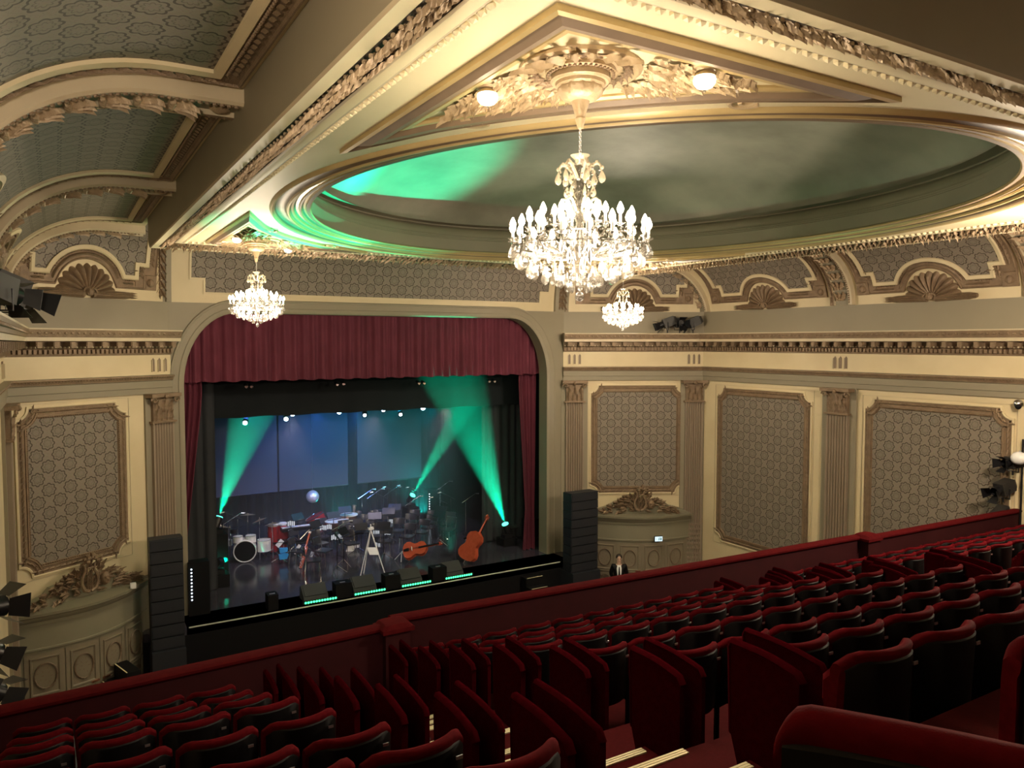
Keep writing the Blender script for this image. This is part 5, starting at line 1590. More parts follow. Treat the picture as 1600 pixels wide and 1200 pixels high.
# tall tripod
b0 = at(580, 900, h=-6.9)
t = empty('tall_tripod', b0); tag(t, 'tall white tripod with a tilted white plate at the front of the band', 'tripod')
s_ = 1.0
mb = MB(); mb.box((0, 0, 1.42), (0.16, 0.1, 0.06)); mb.tube((0, 0, 1.40), (0, 0, 1.55), 0.02); mb.box((0.02, 0, 1.45), (0.10, 0.06, 0.05)); mb.build('head', 'white', t, smooth=False)
for (dx, dy) in ((-0.34, -0.05), (-0.12, 0.30), (0.42, -0.02)):
    mb = MB(); v = RGT * dx + np.array([0, dy, 0])
    mb.tube((0.0, 0, 1.38), tuple(v * 0.5 + UP * 0.69), 0.020, 0.020, n=6); mb.tube(tuple(v * 0.5 + UP * 0.69), tuple(v), 0.015, n=6)
    mb.build('leg', 'white', t)
mb = MB(); V = [tuple(RGT * a + UP * (b + 0.80) + TOC * c_) for a, b, c_ in ((-0.12, 0.06, 0.0), (0.16, 0.06, 0.0), (0.24, -0.12, 0.12), (-0.02, -0.12, 0.12))]
V += [tuple(np.array(v) - UP * 0.015) for v in V]
mb.add(V, [(0, 1, 2, 3), (4, 7, 6, 5), (0, 4, 5, 1), (1, 5, 6, 2), (2, 6, 7, 3), (3, 7, 4, 0)]); mb.build('plate', 'white', t, smooth=False)

# string instruments
def fiddle(name, base, ax, up_, size, label, cat, bow_side=1):
    """body from base along ax; up_ faces the front plate"""
    ax = np.array(ax, float); ax /= np.linalg.norm(ax); n = np.array(up_, float); n -= ax * np.dot(ax, n); n /= np.linalg.norm(n); sd = np.cross(n, ax)
    f = lambda u, v, w: tuple((ax * v + sd * u + n * w) * size)
    t = empty(name, base); tag(t, label, cat)
    half = [(0.0, 0.0), (0.10, 0.008), (0.17, 0.04), (0.215, 0.11), (0.205, 0.19), (0.165, 0.25), (0.135, 0.30), (0.14, 0.36), (0.165, 0.41), (0.168, 0.47), (0.135, 0.54), (0.07, 0.575), (0.03, 0.60)]
    P = half + [(-x, y) for x, y in half[::-1][:-1]]
    mb = MB(); mb.prism(P, -0.05, 0.05, f)
    mb.prism([(x * 1.05, 0.3 + (y - 0.3) * 1.02) for x, y in P], 0.048, 0.056, f); mb.prism([(x * 1.05, 0.3 + (y - 0.3) * 1.02) for x, y in P], -0.056, -0.048, f)
    mb.build('body', 'wood', t, angle=30)
    mb = MB(); mb.tube(f(0, 0.57, 0.04), f(0, 0.93, 0.065), 0.022 * size, 0.016 * size, n=6)
    pts = [f(0, 0.93 + 0.035 * math.sin(k * 0.8) * (1 - k / 12) + 0.03, 0.06 + 0.035 * math.cos(k * 0.8) * (1 - k / 12) - 0.03) for k in range(9)]
    mb.path(pts, 0.014 * size, 5)
    for k in range(4): mb.tube(f(-0.05, 0.90 + 0.02 * k, 0.06), f(0.05, 0.90 + 0.02 * k, 0.06), 0.006 * size, n=4)
    mb.build('neck_and_scroll', 'wood', t)
    mb = MB(); mb.prism([(-0.022, 0.28 + 0.12), (0.022, 0.28 + 0.12), (0.015, 0.92), (-0.015, 0.92)], 0.075, 0.085, f); mb.prism([(-0.03, 0.02), (0.03, 0.02), (0.045, 0.15), (-0.045, 0.15)], 0.07, 0.08, f); mb.build('fingerboard', 'blackp', t)
    mb = MB(); mb.prism([(-0.05, 0.225), (0.05, 0.225), (0.05, 0.235), (-0.05, 0.235)], 0.055, 0.115, f); mb.build('bridge', 'head', t)
    mb = MB()
    for k in range(4): mb.tube(f(-0.02 + 0.013 * k, 0.12, 0.085), f(-0.012 + 0.008 * k, 0.92, 0.09), 0.0022 * size, n=4)
    mb.build('strings', 'chrome', t)
    mb = MB(); mb.tube(f(0, 0, 0), f(0, -0.13, 0), 0.007 * size, n=5); mb.build('end_pin', 'chrome', t)
    return t
bb = at(727, 874, h=-6.78)
fiddle('double_bass', (bb[0], bb[1], bb[2]), RGT * 0.42 + UP * 0.86 + TOC * -0.15, TOC * -0.6 + RGT * 0.5, 1.55, 'reddish double bass leaning right, at the right of the band', 'double bass')
mb = MB(); mb.path([(0, 0, 0), (0.1, 0, 0.5), (0.15, 0, 0.7)], 0.015, 5); mb.path([(0, 0, 0), (0.45, 0.1, 0.0)], 0.015, 5); mb.path([(0, 0, 0), (-0.3, 0.25, 0.0)], 0.015, 5); mb.box((0.2, 0, 0.72), (0.35, 0.06, 0.05))
o = mb.build('instrument_stand', 'blackm', loc=(bb[0] + 0.05, bb[1] + 0.25, STZ)); tag(o, 'black stand propping the double bass', 'stand')
cb = at(631, 886, Y=22.2)
fiddle('cello', (cb[0], cb[1], STZ + 0.30), RGT * 0.93 + UP * 0.20 + TOC * 0.05, UP * 0.62 + TOC * 0.62, 1.28, 'orange-red cello lying on its side left of the double bass', 'cello')
mb = MB()
for k in range(3): mb.tube((0, 0, 0), tuple((RGT * (-0.3 + 0.3 * k) + TOC * (0.2 if k == 1 else -0.15)) * 0.8 + UP * -0.28), 0.013, n=5)
mb.tube((0, 0, 0), tuple(UP * 0.12 + RGT * 0.2), 0.012, n=5)
o = mb.build('cello_cradle', 'white', loc=(cb[0] - 0.05, cb[1] + 0.05, STZ + 0.30)); tag(o, 'small white-legged cradle at the left end of the cello', 'stand')
# bassoon
ba = at(468, 890, Y=23.2); bt = at(484, 832, Y=23.4)
t = empty('bassoon', ba); tag(t, 'upright red-brown bassoon with a pale bell ring, left of centre stage', 'bassoon')
d = np.array(bt) - np.array(ba)
mb = MB(); mb.tube((0, 0, 0), tuple(d), 0.035, 0.028, n=10); mb.tube(tuple(RGT * 0.045), tuple(d * 0.62 + RGT * 0.045), 0.028, n=8); mb.build('body', 'wood', t)
mb = MB(); mb.tube(tuple(d * 0.98), tuple(d * 1.03), 0.045, n=10); mb.build('bell_ring', 'head', t)
mb = MB()
for k in range(14): mb.tube(tuple(d * (0.06 + 0.045 * k) + TOC * 0.03 + RGT * 0.02 * (k % 3 - 1)), tuple(d * (0.08 + 0.045 * k) + TOC * 0.06 + RGT * 0.02 * (k % 3 - 1)), 0.018, n=6)
mb.build('keys', 'chrome', t)
# congas
for (px, lb) in ((427.5, 'left red conga drum behind the drum kit'), (442.5, 'right red conga drum behind the drum kit')):
    q = at(px, 858, Y=25.3); q = (q[0], q[1], STZ)
    t = empty('conga_drum', q); tag(t, lb, 'conga', 'pair of red congas')
    mb = MB(); mb.lathe([(0.12, 0.05), (0.13, 0.2), (0.17, 0.45), (0.185, 0.62), (0.17, 0.82), (0.155, 0.92)], n=20); mb.build('shell', 'reddrum', t)
    mb = MB(); mb.lathe([(0.168, 0.90), (0.168, 0.95), (0.155, 0.965), (0.0, 0.968)], n=20); mb.build('drum_head', 'head', t)
    mb = MB()
    for k in range(6):
        a = k * PI / 3; mb.tube((0.178 * math.cos(a), 0.178 * math.sin(a), 0.72), (0.172 * math.cos(a), 0.172 * math.sin(a), 0.93), 0.008, n=4)
    mb.path([(0.17 * math.cos(k * PI / 10), 0.17 * math.sin(k * PI / 10), 0.93) for k in range(20)], 0.008, 4, closed=True); mb.build('rim', 'chrome', t)
    mb = MB(); [mb.tube((0.12 * math.cos(a), 0.12 * math.sin(a), 0.1), (0.24 * math.cos(a), 0.24 * math.sin(a), 0.0), 0.012, n=5) for a in (0.3, 2.4, 4.5)]; mb.build('stand_legs', 'chrome', t)
# concert bass drum and timpani
q = at(494, 812, Y=26.2)
t = empty('concert_bass_drum', q); tag(t, 'large tilted red bass drum at the back left of the band', 'bass drum')
axb = UP * 0.90 - RGT * 0.42 + TOC * 0.1; axb /= np.linalg.norm(axb); e1b = np.cross(axb, TOC); e1b /= np.linalg.norm(e1b); e2b = np.cross(axb, e1b)
rot = lambda p: tuple(e1b * p[0] + e2b * p[1] + axb * p[2])
mb = MB(); mb.lathe([(0.30, -0.42), (0.33, -0.2), (0.33, 0.14)], n=28); mb.v = [rot(p) for p in mb.v]; mb.build('shell', 'reddrum', t)
mb = MB(); mb.path([rot((0.34 * math.cos(k * PI / 12), 0.34 * math.sin(k * PI / 12), 0.14)) for k in range(24)], 0.018, 5, closed=True); mb.build('hoop', 'chrome', t)
mb = MB()
for a in (-0.35, 0.35):
    mb.tube(tuple(RGT * a + UP * -0.1), tuple(RGT * a * 1.1 - UP * (q[2] - floor_z(q[0], q[1]))), 0.02, n=5)
    mb.tube(tuple(RGT * a + UP * -0.1), tuple(RGT * -a * 0.8 - UP * (q[2] - floor_z(q[0], q[1])) * 0.9), 0.014, n=5)
mb.build('stand', 'chrome', t)
for i, (px, py, r_) in enumerate(((522, 822, 0.30), (532, 818, 0.28), (545, 812, 0.30))):
    q = at(px, py - 8, Y=25.7 + 0.1 * i)
    z0 = floor_z(q[0], q[1])
    t = empty('kettledrum', (q[0], q[1], z0)); tag(t, '%s copper kettledrum at the back of the stage' % ('left', 'middle', 'right')[i], 'kettledrum', 'row of copper kettledrums')
    zt = q[2] - z0
    mb = MB(); mb.lathe([(0.02, zt - 0.40), (0.16, zt - 0.36), (0.26, zt - 0.22), (r_, zt - 0.02), (r_, zt)], n=20); mb.build('bowl', 'copper', t)
    mb = MB(); mb.lathe([(r_ + 0.015, zt - 0.02), (r_ + 0.015, zt + 0.01), (r_ - 0.01, zt + 0.015), (0.0, zt + 0.015)], n=20); mb.build('drum_head', 'head', t)
    mb = MB(); [mb.tube((0.29 * math.cos(a), 0.29 * math.sin(a), zt - 0.1), (0.25 * math.cos(a), 0.25 * math.sin(a), 0), 0.012, n=5) for a in (0.3, 1.9, 3.4, 5.0)]; mb.build('stand_legs', 'chrome', t)
q = at(553, 800, Y=26.3)
t = MB(); t.path([(0, 0, -0.25), (0, 0, 0.05), (0.02, 0, 0.25)], [0.03, 0.05, 0.07], 10); t.path([(0, 0, -0.25), (-0.1, 0, -0.35), (-0.25, 0, -0.3), (-0.3, 0, -0.1)], [0.03, 0.03, 0.025, 0.02], 8)
t.tube((-0.05, 0, -0.32), (-0.05, 0, floor_z(q[0], q[1]) - q[2]), 0.015); o = t.build('tuba', 'brass', loc=q); tag(o, 'pale upright brass instrument behind the kettledrums', 'brass instrument')
# keyboard on an X stand
q = at(467, 838, Y=25.0)
t = empty('keyboard', (q[0], q[1], floor_z(q[0], q[1]))); tag(t, 'electric keyboard on a crossed stand below the red bass drum', 'keyboard')
mb = MB(); mb.box((0, 0, 0.80), (1.15, 0.34, 0.09)); mb.build('case', 'blackm', t, smooth=False)
mb = MB()
for k in range(36): mb.box((-0.52 + 0.03 * k, 0.06, 0.85), (0.026, 0.17, 0.012))
mb.build('keys', 'white', t, smooth=False)
for sg in (-1, 1):
    mb = MB(); mb.tube((-0.4 * sg, 0.0, 0.75), (0.4 * sg, 0.0, 0.0), 0.015); mb.build('stand_leg', 'chrome', t)
# drum kit
K = at(383, 878, h=-6.9); K = (K[0], K[1], STZ)
t = empty('drum_kit', K, R(-12)); tag(t, 'drum kit with a green-lit bass drum at the left of the stage', 'drum kit')
mb = MB(); mb.lathe([(0.33, -0.19), (0.33, 0.19)], c=(0, 0.1, 0.36), n=28, ax='y'); mb.build('bass_drum_shell', 'white', t)
mb = MB(); mb.lathe([(0.0, -0.095), (0.315, -0.095)], c=(0, 0, 0.36), n=28, ax='y'); mb.build('front_skin', 'shell', t)
for y in (-0.10, 0.30):
    mb = MB(); mb.path([(0.335 * math.cos(k * PI / 14), y, 0.36 + 0.335 * math.sin(k * PI / 14)) for k in range(28)], 0.018, 6, closed=True); mb.build('hoop', 'white', t)
for (x, y, z, r_, hh) in ((-0.20, 0.15, 0.80, 0.15, 0.2), (0.18, 0.15, 0.80, 0.16, 0.22), (0.58, 0.35, 0.58, 0.21, 0.36), (-0.55, 0.45, 0.62, 0.18, 0.15)):
    mb = MB(); mb.lathe([(r_, z - hh), (r_, z), (0, z + 0.002)], c=(x, y, 0), n=20); mb.build('drum', 'white', t)
    mb = MB(); [mb.path([(x + (r_ + .01) * math.cos(k * PI / 8), y + (r_ + .01) * math.sin(k * PI / 8), zz) for k in range(16)], 0.009, 4, closed=True) for zz in (z, z - hh)]; mb.build('rim', 'chrome', t)
    mb = MB(); mb.tube((x, y + r_, z - 0.1), (x, y + r_, 0), 0.013, n=5); mb.build('drum_leg', 'chrome', t)
for (x, y, z, r_, tl) in ((0.10, 0.5, 1.38, 0.24, 0.0), (0.45, 0.3, 1.22, 0.22, 0.35), (-0.62, 0.2, 1.12, 0.22, -0.2), (0.85, 0.4, 1.05, 0.24, 0.15)):
    mb = MB(); mb.lathe([(r_, 0), (0.05, 0.035), (0.0, 0.06)], n=24)
    mb.v = [(x + p[0], y + p[1] , z + p[2] + p[0] * tl - p[1] * 0.15) for p in mb.v]; mb.build('cymbal', 'brass', t)
    mb = MB(); mb.tube((x, y, z + 0.1), (x, y, 0.02), 0.011, n=5); [mb.tube((x, y, 0.25), (x + 0.22 * math.cos(a), y + 0.22 * math.sin(a), 0.0), 0.010, n=4) for a in (0.5, 2.6, 4.7)]; mb.build('cymbal_stand', 'chrome', t)
mb = MB(); mb.lathe([(0.17, 0.50), (0.17, 0.57), (0.0, 0.58)], c=(0.1, 0.85, 0), n=16); mb.tube((0.1, 0.85, 0.5), (0.1, 0.85, 0.0), 0.02); mb.build('stool', 'blackm', t)
# percussion rack with hanging bars beside the kit
q = at(350, 872, Y=25.0)
t = empty('percussion_rack', (q[0], q[1], STZ)); tag(t, 'chrome percussion rack at the far left of the stage', 'percussion rack')
mb = MB(); [mb.tube((x, 0, 0), (x, 0, z), 0.022, n=6) for x, z in ((-0.35, 1.25), (-0.1, 0.9), (0.2, 1.15))]; mb.path([(-0.35, 0, 1.25), (-0.2, 0, 1.3), (0.0, 0, 1.1)], 0.02, 6); mb.build('frame', 'chrome', t)
mb = MB(); [mb.lathe([(0.10, 0), (0.10, 0.12), (0, 0.125)], c=(x, -0.05, z), n=14) for x, z in ((-0.2, 0.85), (0.05, 0.95), (0.3, 0.9))]; mb.build('small_drums', 'blackm', t)
# blue bag
q = at(443, 880, Y=23.9)
o = MB().prism([(-0.12, 0), (0.10, 0.0), (0.16, 0.14), (0.02, 0.2), (-0.14, 0.15)], -0.05, 0.05, lambda u, v, w: (u, w, v)).prism([(-0.11, 0.2), (0.12, 0.22), (0.13, 0.34), (-0.12, 0.36)], -0.04, 0.04, lambda u, v, w: (u, w, v)).build('folding_seat', 'blue', loc=(q[0], q[1], STZ + 0.15), smooth=False)
tag(o, 'small bright blue folded seat on the stage floor', 'seat')
# mirror ball
q = at(488.5, 776, Y=26.8)
t = empty('mirror_ball', q); tag(t, 'silver mirror ball hanging over the band', 'mirror ball')
mb = MB(); mb.ball((0, 0, 0), 0.225, 20, 14); mb.build('mirrored_sphere', 'mirror', t, smooth=False)
mb = MB(); mb.tube((0, 0, 0.22), (0, 0, 3.6), 0.006, n=4); mb.build('hanging_wire', 'steel', t)
M_ = M
# LED bars, monitors and subwoofers on the stage edge
for i, (x0, y0, x1, y1) in enumerate(((475, 950, 526, 942), (553, 936.5, 602, 929.5), (627, 924, 673, 917), (695, 912.5, 737, 905.5))):
    a = at(x0, y0, Y=LIPY + 0.10); b = at(x1, y1, Y=LIPY + 0.10)
    L = b[0] - a[0]; cx = (a[0] + b[0]) / 2
    nm = ('first', 'second', 'third', 'fourth')[i] + ' from the left'
    t = empty('led_bar', (cx, LIPY + 0.10, STZ)); tag(t, 'green LED bar on the stage edge, %s' % nm, 'LED bar', 'green LED bars on the stage edge')
    mb = MB(); mb.box((0, 0, 0.05), (L + 0.08, 0.09, 0.07)); mb.box((-L / 2 + 0.1, 0, 0.01), (0.05, 0.12, 0.02)); mb.box((L / 2 - 0.1, 0, 0.01), (0.05, 0.12, 0.02)); mb.build('housing', 'blackm', t, smooth=False)
    for k in range(12):
        mb = MB(); mb.ball((-L / 2 + L * (k + 0.5) / 12, -0.045, 0.06), 0.030, 8, 6, 0, (1, 0.5, 1)); mb.build('led_lens', 'led', t)
    t = empty('stage_monitor', (cx - 0.05, LIPY + 0.50, STZ)); tag(t, 'grey wedge monitor behind the %s LED bar' % ('first', 'second', 'third', 'fourth')[i], 'monitor speaker', 'wedge monitors on stage')
    mb = MB(); mb.prism([(0.22, 0), (-0.22, 0), (-0.16, 0.12), (0.14, 0.36), (0.22, 0.30)], -0.33, 0.33, lambda u, v, w: (w, u, v)); mb.build('cabinet', 'mongrey', t, smooth=False)
    mb = MB(); mb.prism([(-0.165, 0.13), (0.13, 0.36), (0.12, 0.375), (-0.175, 0.145)], -0.29, 0.29, lambda u, v, w: (w, u, v)); mb.build('grille', 'mongrey', t, smooth=False)
for i, (px, py, lb) in enumerate(((425.5, 962, 'low black speaker box alone on the left stage edge'), (535, 945, 'low black speaker box between the first and second LED bars'), (611, 932, 'low black speaker box between the second and third LED bars'), (684, 919, 'low black speaker box between the third and fourth LED bars'))):
    q = at(px, py, Y=LIPY + 0.25)
    t = empty('speaker_box', (q[0], LIPY + 0.27, STZ)); tag(t, lb, 'speaker', 'low speaker boxes on the stage edge')
    mb = MB(); mb.box((0, 0, 0.20), (0.26 + 0.18 * (i > 0), 0.34, 0.40)); mb.build('cabinet', 'blackp', t, smooth=False)
    mb = MB(); mb.box((0, -0.04, 0.405), (0.14, 0.05, 0.012)); mb.build('handle', 'steel', t, smooth=False)
# moving heads
def moving_head(px, py, Y, tgt, label, stand=True, lensr=0.10):
    q = at(px, py, Y=Y); z0 = floor_z(q[0], q[1])
    t = empty('moving_head_light', (q[0], q[1], q[2])); tag(t, label, 'stage light', 'green moving head lights')
    d = np.array(tgt) - np.array(q); d /= np.linalg.norm(d)
    mb = MB(); mb.tube(tuple(-d * 0.34), tuple(-d * 0.03), 0.11, 0.125, n=16); mb.build('head', 'blackm', t)
    mb = MB(); mb.tube(tuple(-d * 0.035), tuple(-d * 0.005), lensr + 0.012, lensr + 0.012, n=20); mb.build('lens', 'ggreen', t)
    mb = MB(); c = -d * 0.18
    mb.path([tuple(c + RGT * -0.15), tuple(c + RGT * -0.15 - UP * 0.2), tuple(c + RGT * 0.15 - UP * 0.2), tuple(c + RGT * 0.15)], 0.02, 5); mb.build('yoke', 'blackm', t)
    mb = MB(); mb.box(tuple(c - UP * 0.26), (0.28, 0.28, 0.12)); mb.build('base', 'blackm', t, smooth=False)
    mb = MB(); mb.box(tuple(c - UP * (0.32 + (q[2] - z0 - 0.32 + c[2]) / 2)), (0.5, 0.5, q[2] - z0 - 0.32 + c[2])); mb.build('plinth', 'blackp', t, smooth=False)
    return q
T1 = at(392, 650, Y=24.6); T3 = at(722, 640, Y=24.6); T4 = at(728, 640, Y=21.95); T2 = at(420, 850, Y=27.0)
q1 = moving_head(342, 807, 23.4, T1, 'green moving head light on the left of the stage, upper of two'); q2 = moving_head(345, 877, 22.8, T2, 'green moving head light at the lower left of the stage')
q3 = moving_head(645, 773, 26.6, T3, 'green moving head light above the rear chairs, near centre stage'); q4 = moving_head(789, 818, 22.25, T4, 'green moving head light at the right of the stage')
BEAMP = 3.4
spot('head_beam', q1, T1, 1300 * BEAMP, GREEN, 25, 0.25, 0.06); spot('head_beam', q2, T2, 250 * BEAMP, GREEN, 24, 0.4, 0.06)
spot('head_beam', q3, T3, 1100 * BEAMP, GREEN, 13, 0.3, 0.06); spot('head_beam', q4, T4, 1300 * BEAMP, GREEN, 24, 0.4, 0.06)
# lamps on the bar under the border
t = empty('lighting_bar', (8.1, 24.0, E - 2.05)); tag(t, 'black lighting bar hanging under the border cloth', 'lighting bar')
mb = MB(); mb.tube((-3.9, 0, 0), (4.2, 0, 0), 0.03, n=8); mb.build('bar', 'blackm', t)
for i, (px, py, s) in enumerate(((383, 661, 1.0), (447, 655, 1.0), (457, 647, 1.2), (530, 644, 1.1), (570, 649, 0.8), (599, 641, 0.9), (626, 648, 0.8), (661, 638, 1.1))):
    q = at(px, py, Y=23.9)
    t = empty('stage_lamp', q); tag(t, 'blue-white stage lamp on the lighting bar, %s from the left' % num[i], 'stage light', 'blue-white lamps under the border')
    d = np.array([-0.25, -0.80, -0.35]); d /= np.linalg.norm(d)
    mb = MB(); mb.tube(tuple(-d * 0.28), tuple(-d * 0.01), 0.07, 0.10, n=14); mb.build('housing', 'blackm', t)
    mb = MB(); mb.tube(tuple(-d * 0.012), (0, 0, 0), 0.065 * s, n=14); mb.build('lens', 'blens', t)
    mb = MB(); mb.path([tuple(-d * 0.12), tuple(-d * 0.12 + UP * 0.12)], 0.012, 5); mb.build('hook', 'blackm', t)
for i, px in enumerate((385, 393, 527, 537, 655, 663, 765, 773)):
    py = (604, 604, 601, 600, 599, 599, 596, 596)[i]
    q = at(px, py, Y=21.7)
    t = empty('pin_spot', q); tag(t, 'small unlit round spotlight under the valance, %s from the left' % num[i], 'stage light', 'small spotlights in pairs under the valance')
    mb = MB(); mb.tube((0, 0.18, 0.05), (0, 0, 0), 0.045, 0.055, n=12); mb.build('housing', 'blackm', t)
    mb = MB(); mb.tube((0, 0, 0), (0, -0.006, 0), 0.042, n=12); mb.build('lens', 'chrome', t)
# towers with dotted indicator lamps
for (px, py0, py1, Y, n, lb) in ((671, 772, 803, 26.9, 9, 'dark tower with a column of tiny lamps behind the rear chairs'), (827, 819, 857, 22.2, 10, 'dark tower with a column of tiny lamps at the right of the stage'), (299, 890, 938, 20.4, 10, 'dark tower with a column of tiny lamps at the left of the stage')):
    a = at(px, py0, Y=Y); b = at(px, py1, Y=Y)
    z0 = STZ
    t = empty('dimmer_tower', (a[0], Y, z0)); tag(t, lb, 'equipment tower', 'towers with dotted lamps')
    mb = MB(); mb.box((0.18, 0.2, (a[2] - z0 + 0.15) / 2), (0.5, 0.36, a[2] - z0 + 0.15)); mb.build('cabinet', 'blackp', t, smooth=False)
    for k in range(n):
        mb = MB(); mb.ball((0.0, 0.0, b[2] - z0 + (a[2] - b[2]) * k / (n - 1)), 0.021, 6, 4); mb.build('indicator_lamp', 'dot', t)
# small items right
q = at(800, 862, Y=22.9)
t = empty('small_table', (q[0], q[1], STZ)); tag(t, 'small dark tilted table at the right of the stage', 'table')
mb = MB(); mb.box((0, 0, 0.45), (0.35, 0.3, 0.04), rx=R(20)); mb.build('table_top', 'mongrey', t, smooth=False)
mb = MB(); mb.tube((0, 0, 0.44), (0, 0, 0.03), 0.02); mb.box((0, 0, 0.015), (0.3, 0.3, 0.03)); mb.build('foot', 'blackm', t)
# haze inside the stage house
mh = bpy.data.materials.new('stage_haze'); mh.use_nodes = True
nt = mh.node_tree; nt.nodes.clear()
out = nt.nodes.new('ShaderNodeOutputMaterial'); vs = nt.nodes.new('ShaderNodeVolumeScatter')
vs.inputs['Density'].default_value = 0.028; vs.inputs['Anisotropy'].default_value = 0.25; vs.inputs['Color'].default_value = (1, 1, 1, 1)
nt.links.new(vs.outputs[0], out.inputs['Volume'])
M['haze'] = mh
mb = MB(); mb.box((8.15, 25.45, 5.55), (10.8, 7.9, 7.9))
o = mb.build('stage_haze', 'haze', smooth=False); tag(o, 'thin haze in the stage space that shows the green beams', 'haze', kind='stuff')
# ================================================================== SPEAKER STACKS, WALL LIGHTS, STAIRS, USHER
def line_array(px0, px1, pytop, Y, n, label, rz):
    a = at(px0, pytop, Y=Y); b = at(px1, pytop, Y=Y); w = abs(b[0] - a[0]) * 0.98
    c = ((a[0] + b[0]) / 2, Y, 0)
    t = empty('speaker_stack', c, rz); tag(t, label, 'speaker stack', 'tall black speaker stacks')
    top = a[2]; base = 0.02
    hsub = 0.62; nsub = 2; hh = (top - base - hsub * nsub) / n
    for k in range(nsub):
        mb = MB(); mb.box((0, 0, base + hsub * (k + 0.5)), (w * 1.02, 0.7, hsub - 0.02)); o = mb.build('subwoofer', 'spk', t, smooth=False)
    for k in range(n):
        z = base + hsub * nsub + hh * (k + 0.5)
        mb = MB(); tilt = R(1.2 * (k - n / 2))
        mb.box((0, 0, z), (w, 0.45, hh - 0.015), rx=-tilt * 0.5)
        mb.box((0, -0.23, z), (w * 0.94, 0.02, hh * 0.82)); o = mb.build('speaker_cabinet', 'spk', t, smooth=False)
    return t
M['spk'] = mat('black_speaker_cloth', (0.014, 0.016, 0.022), 0.55)
line_array(231, 284, 842, 19.35, 9, 'tall black speaker stack left of the stage, before the left pilaster', R(0))
line_array(886, 928, 770, 19.35, 9, 'tall black speaker stack right of the stage, beside the curved porch', R(0))

# theatre spotlights
def fresnel(t, c, d, s=1.0, doors=True):
    c = np.array(c, float); d = np.array(d, float); d /= np.linalg.norm(d)
    sd = np.cross(d, UP); sd /= np.linalg.norm(sd); u2 = np.cross(sd, d)
    def bx(a0, a1, w0, h0, w1, h1):
        V = []
        for (a, w, h_) in ((a0, w0, h0), (a1, w1, h1)):
            for (x, y) in ((-1, -1), (1, -1), (1, 1), (-1, 1)): V.append(tuple(c + d * a * s + sd * x * w * s + u2 * y * h_ * s))
        return V, [(3, 2, 1, 0), (4, 5, 6, 7), (0, 1, 5, 4), (1, 2, 6, 5), (2, 3, 7, 6), (3, 0, 4, 7)]
    mb = MB(); mb.add(*bx(-0.22, 0.14, 0.13, 0.14, 0.14, 0.15)); mb.add(*bx(-0.30, -0.22, 0.08, 0.09, 0.12, 0.13)); mb.build('housing', 'fixt', t, smooth=False)
    mb = MB(); mb.tube(tuple(c + d * 0.14 * s), tuple(c + d * 0.28 * s), 0.10 * s, 0.115 * s, n=14, cap=False); mb.build('snout', 'blackm', t)
    if doors:
        for (x, y) in ((-1, 0), (1, 0), (0, 1), (0, -1)):
            mb = MB(); a = c + d * 0.27 * s + (sd * x + u2 * y) * 0.11 * s; o_ = (sd * y + u2 * x); b = a + (d * 0.16 + (sd * x + u2 * y) * 0.10) * s
            V = [tuple(a - o_ * 0.09 * s), tuple(a + o_ * 0.09 * s), tuple(b + o_ * 0.13 * s), tuple(b - o_ * 0.13 * s)]; V += [tuple(np.array(v) + d * 0.006) for v in V]
            mb.add(V, [(0, 1, 2, 3), (7, 6, 5, 4), (0, 4, 5, 1), (1, 5, 6, 2), (2, 6, 7, 3), (3, 7, 4, 0)]); mb.build('barn_door', 'blackm', t, smooth=False)
    mb = MB(); mb.path([tuple(c + sd * 0.17 * s), tuple(c + sd * 0.17 * s - UP * 0.24 * s), tuple(c - sd * 0.17 * s - UP * 0.24 * s), tuple(c - sd * 0.17 * s)], 0.014, 5); mb.tube(tuple(c - UP * 0.24 * s), tuple(c - UP * 0.34 * s), 0.02); mb.build('yoke', 'blackm', t)
M['fixt'] = mat('grey_fixture', (0.030, 0.028, 0.026), 0.45, 0.2)
zc_ = E + 0.31
def cornice_light(x, y, d, s, label):
    t = empty('theatre_spotlight', (x, y, zc_)); tag(t, label, 'spotlight', 'spotlights standing on the cornice')
    fresnel(t, (0, 0, 0.34 * s), d, s)
q = at(62, 484, Y=11.2)
cornice_light(-0.56, 13.4, (0.80, 0.55, -0.38), 1.35, 'grey spotlight on the left cornice, nearest the stage')
cornice_light(-0.64, 12.3, (0.55, 0.8, -0.25), 1.2, 'dark spotlight on the left cornice, behind the nearer grey one')
for (px, d, lb) in ((1043, (-0.75, 0.5, -0.35), 'left spotlight of three on the right cornice'), (1062, (-0.4, -0.8, -0.1), 'middle dark spotlight of three on the right cornice'), (1083, (-0.8, 0.45, -0.4), 'right spotlight of three on the right cornice')):
    for _ in (0,):
        q = at(px, 515, h=0.31)
        # stand on the splay cornice shelf
        u = 0
        best = min(((abs(proj(*F_RS(uu, E + 0.31, 0.34))[0] - px), uu) for uu in np.linspace(0, L_RS, 200)))[1]
        p = F_RS(best, E + 0.31, 0.30)
        cornice_light(p[0], p[1], d, 1.0, lb)
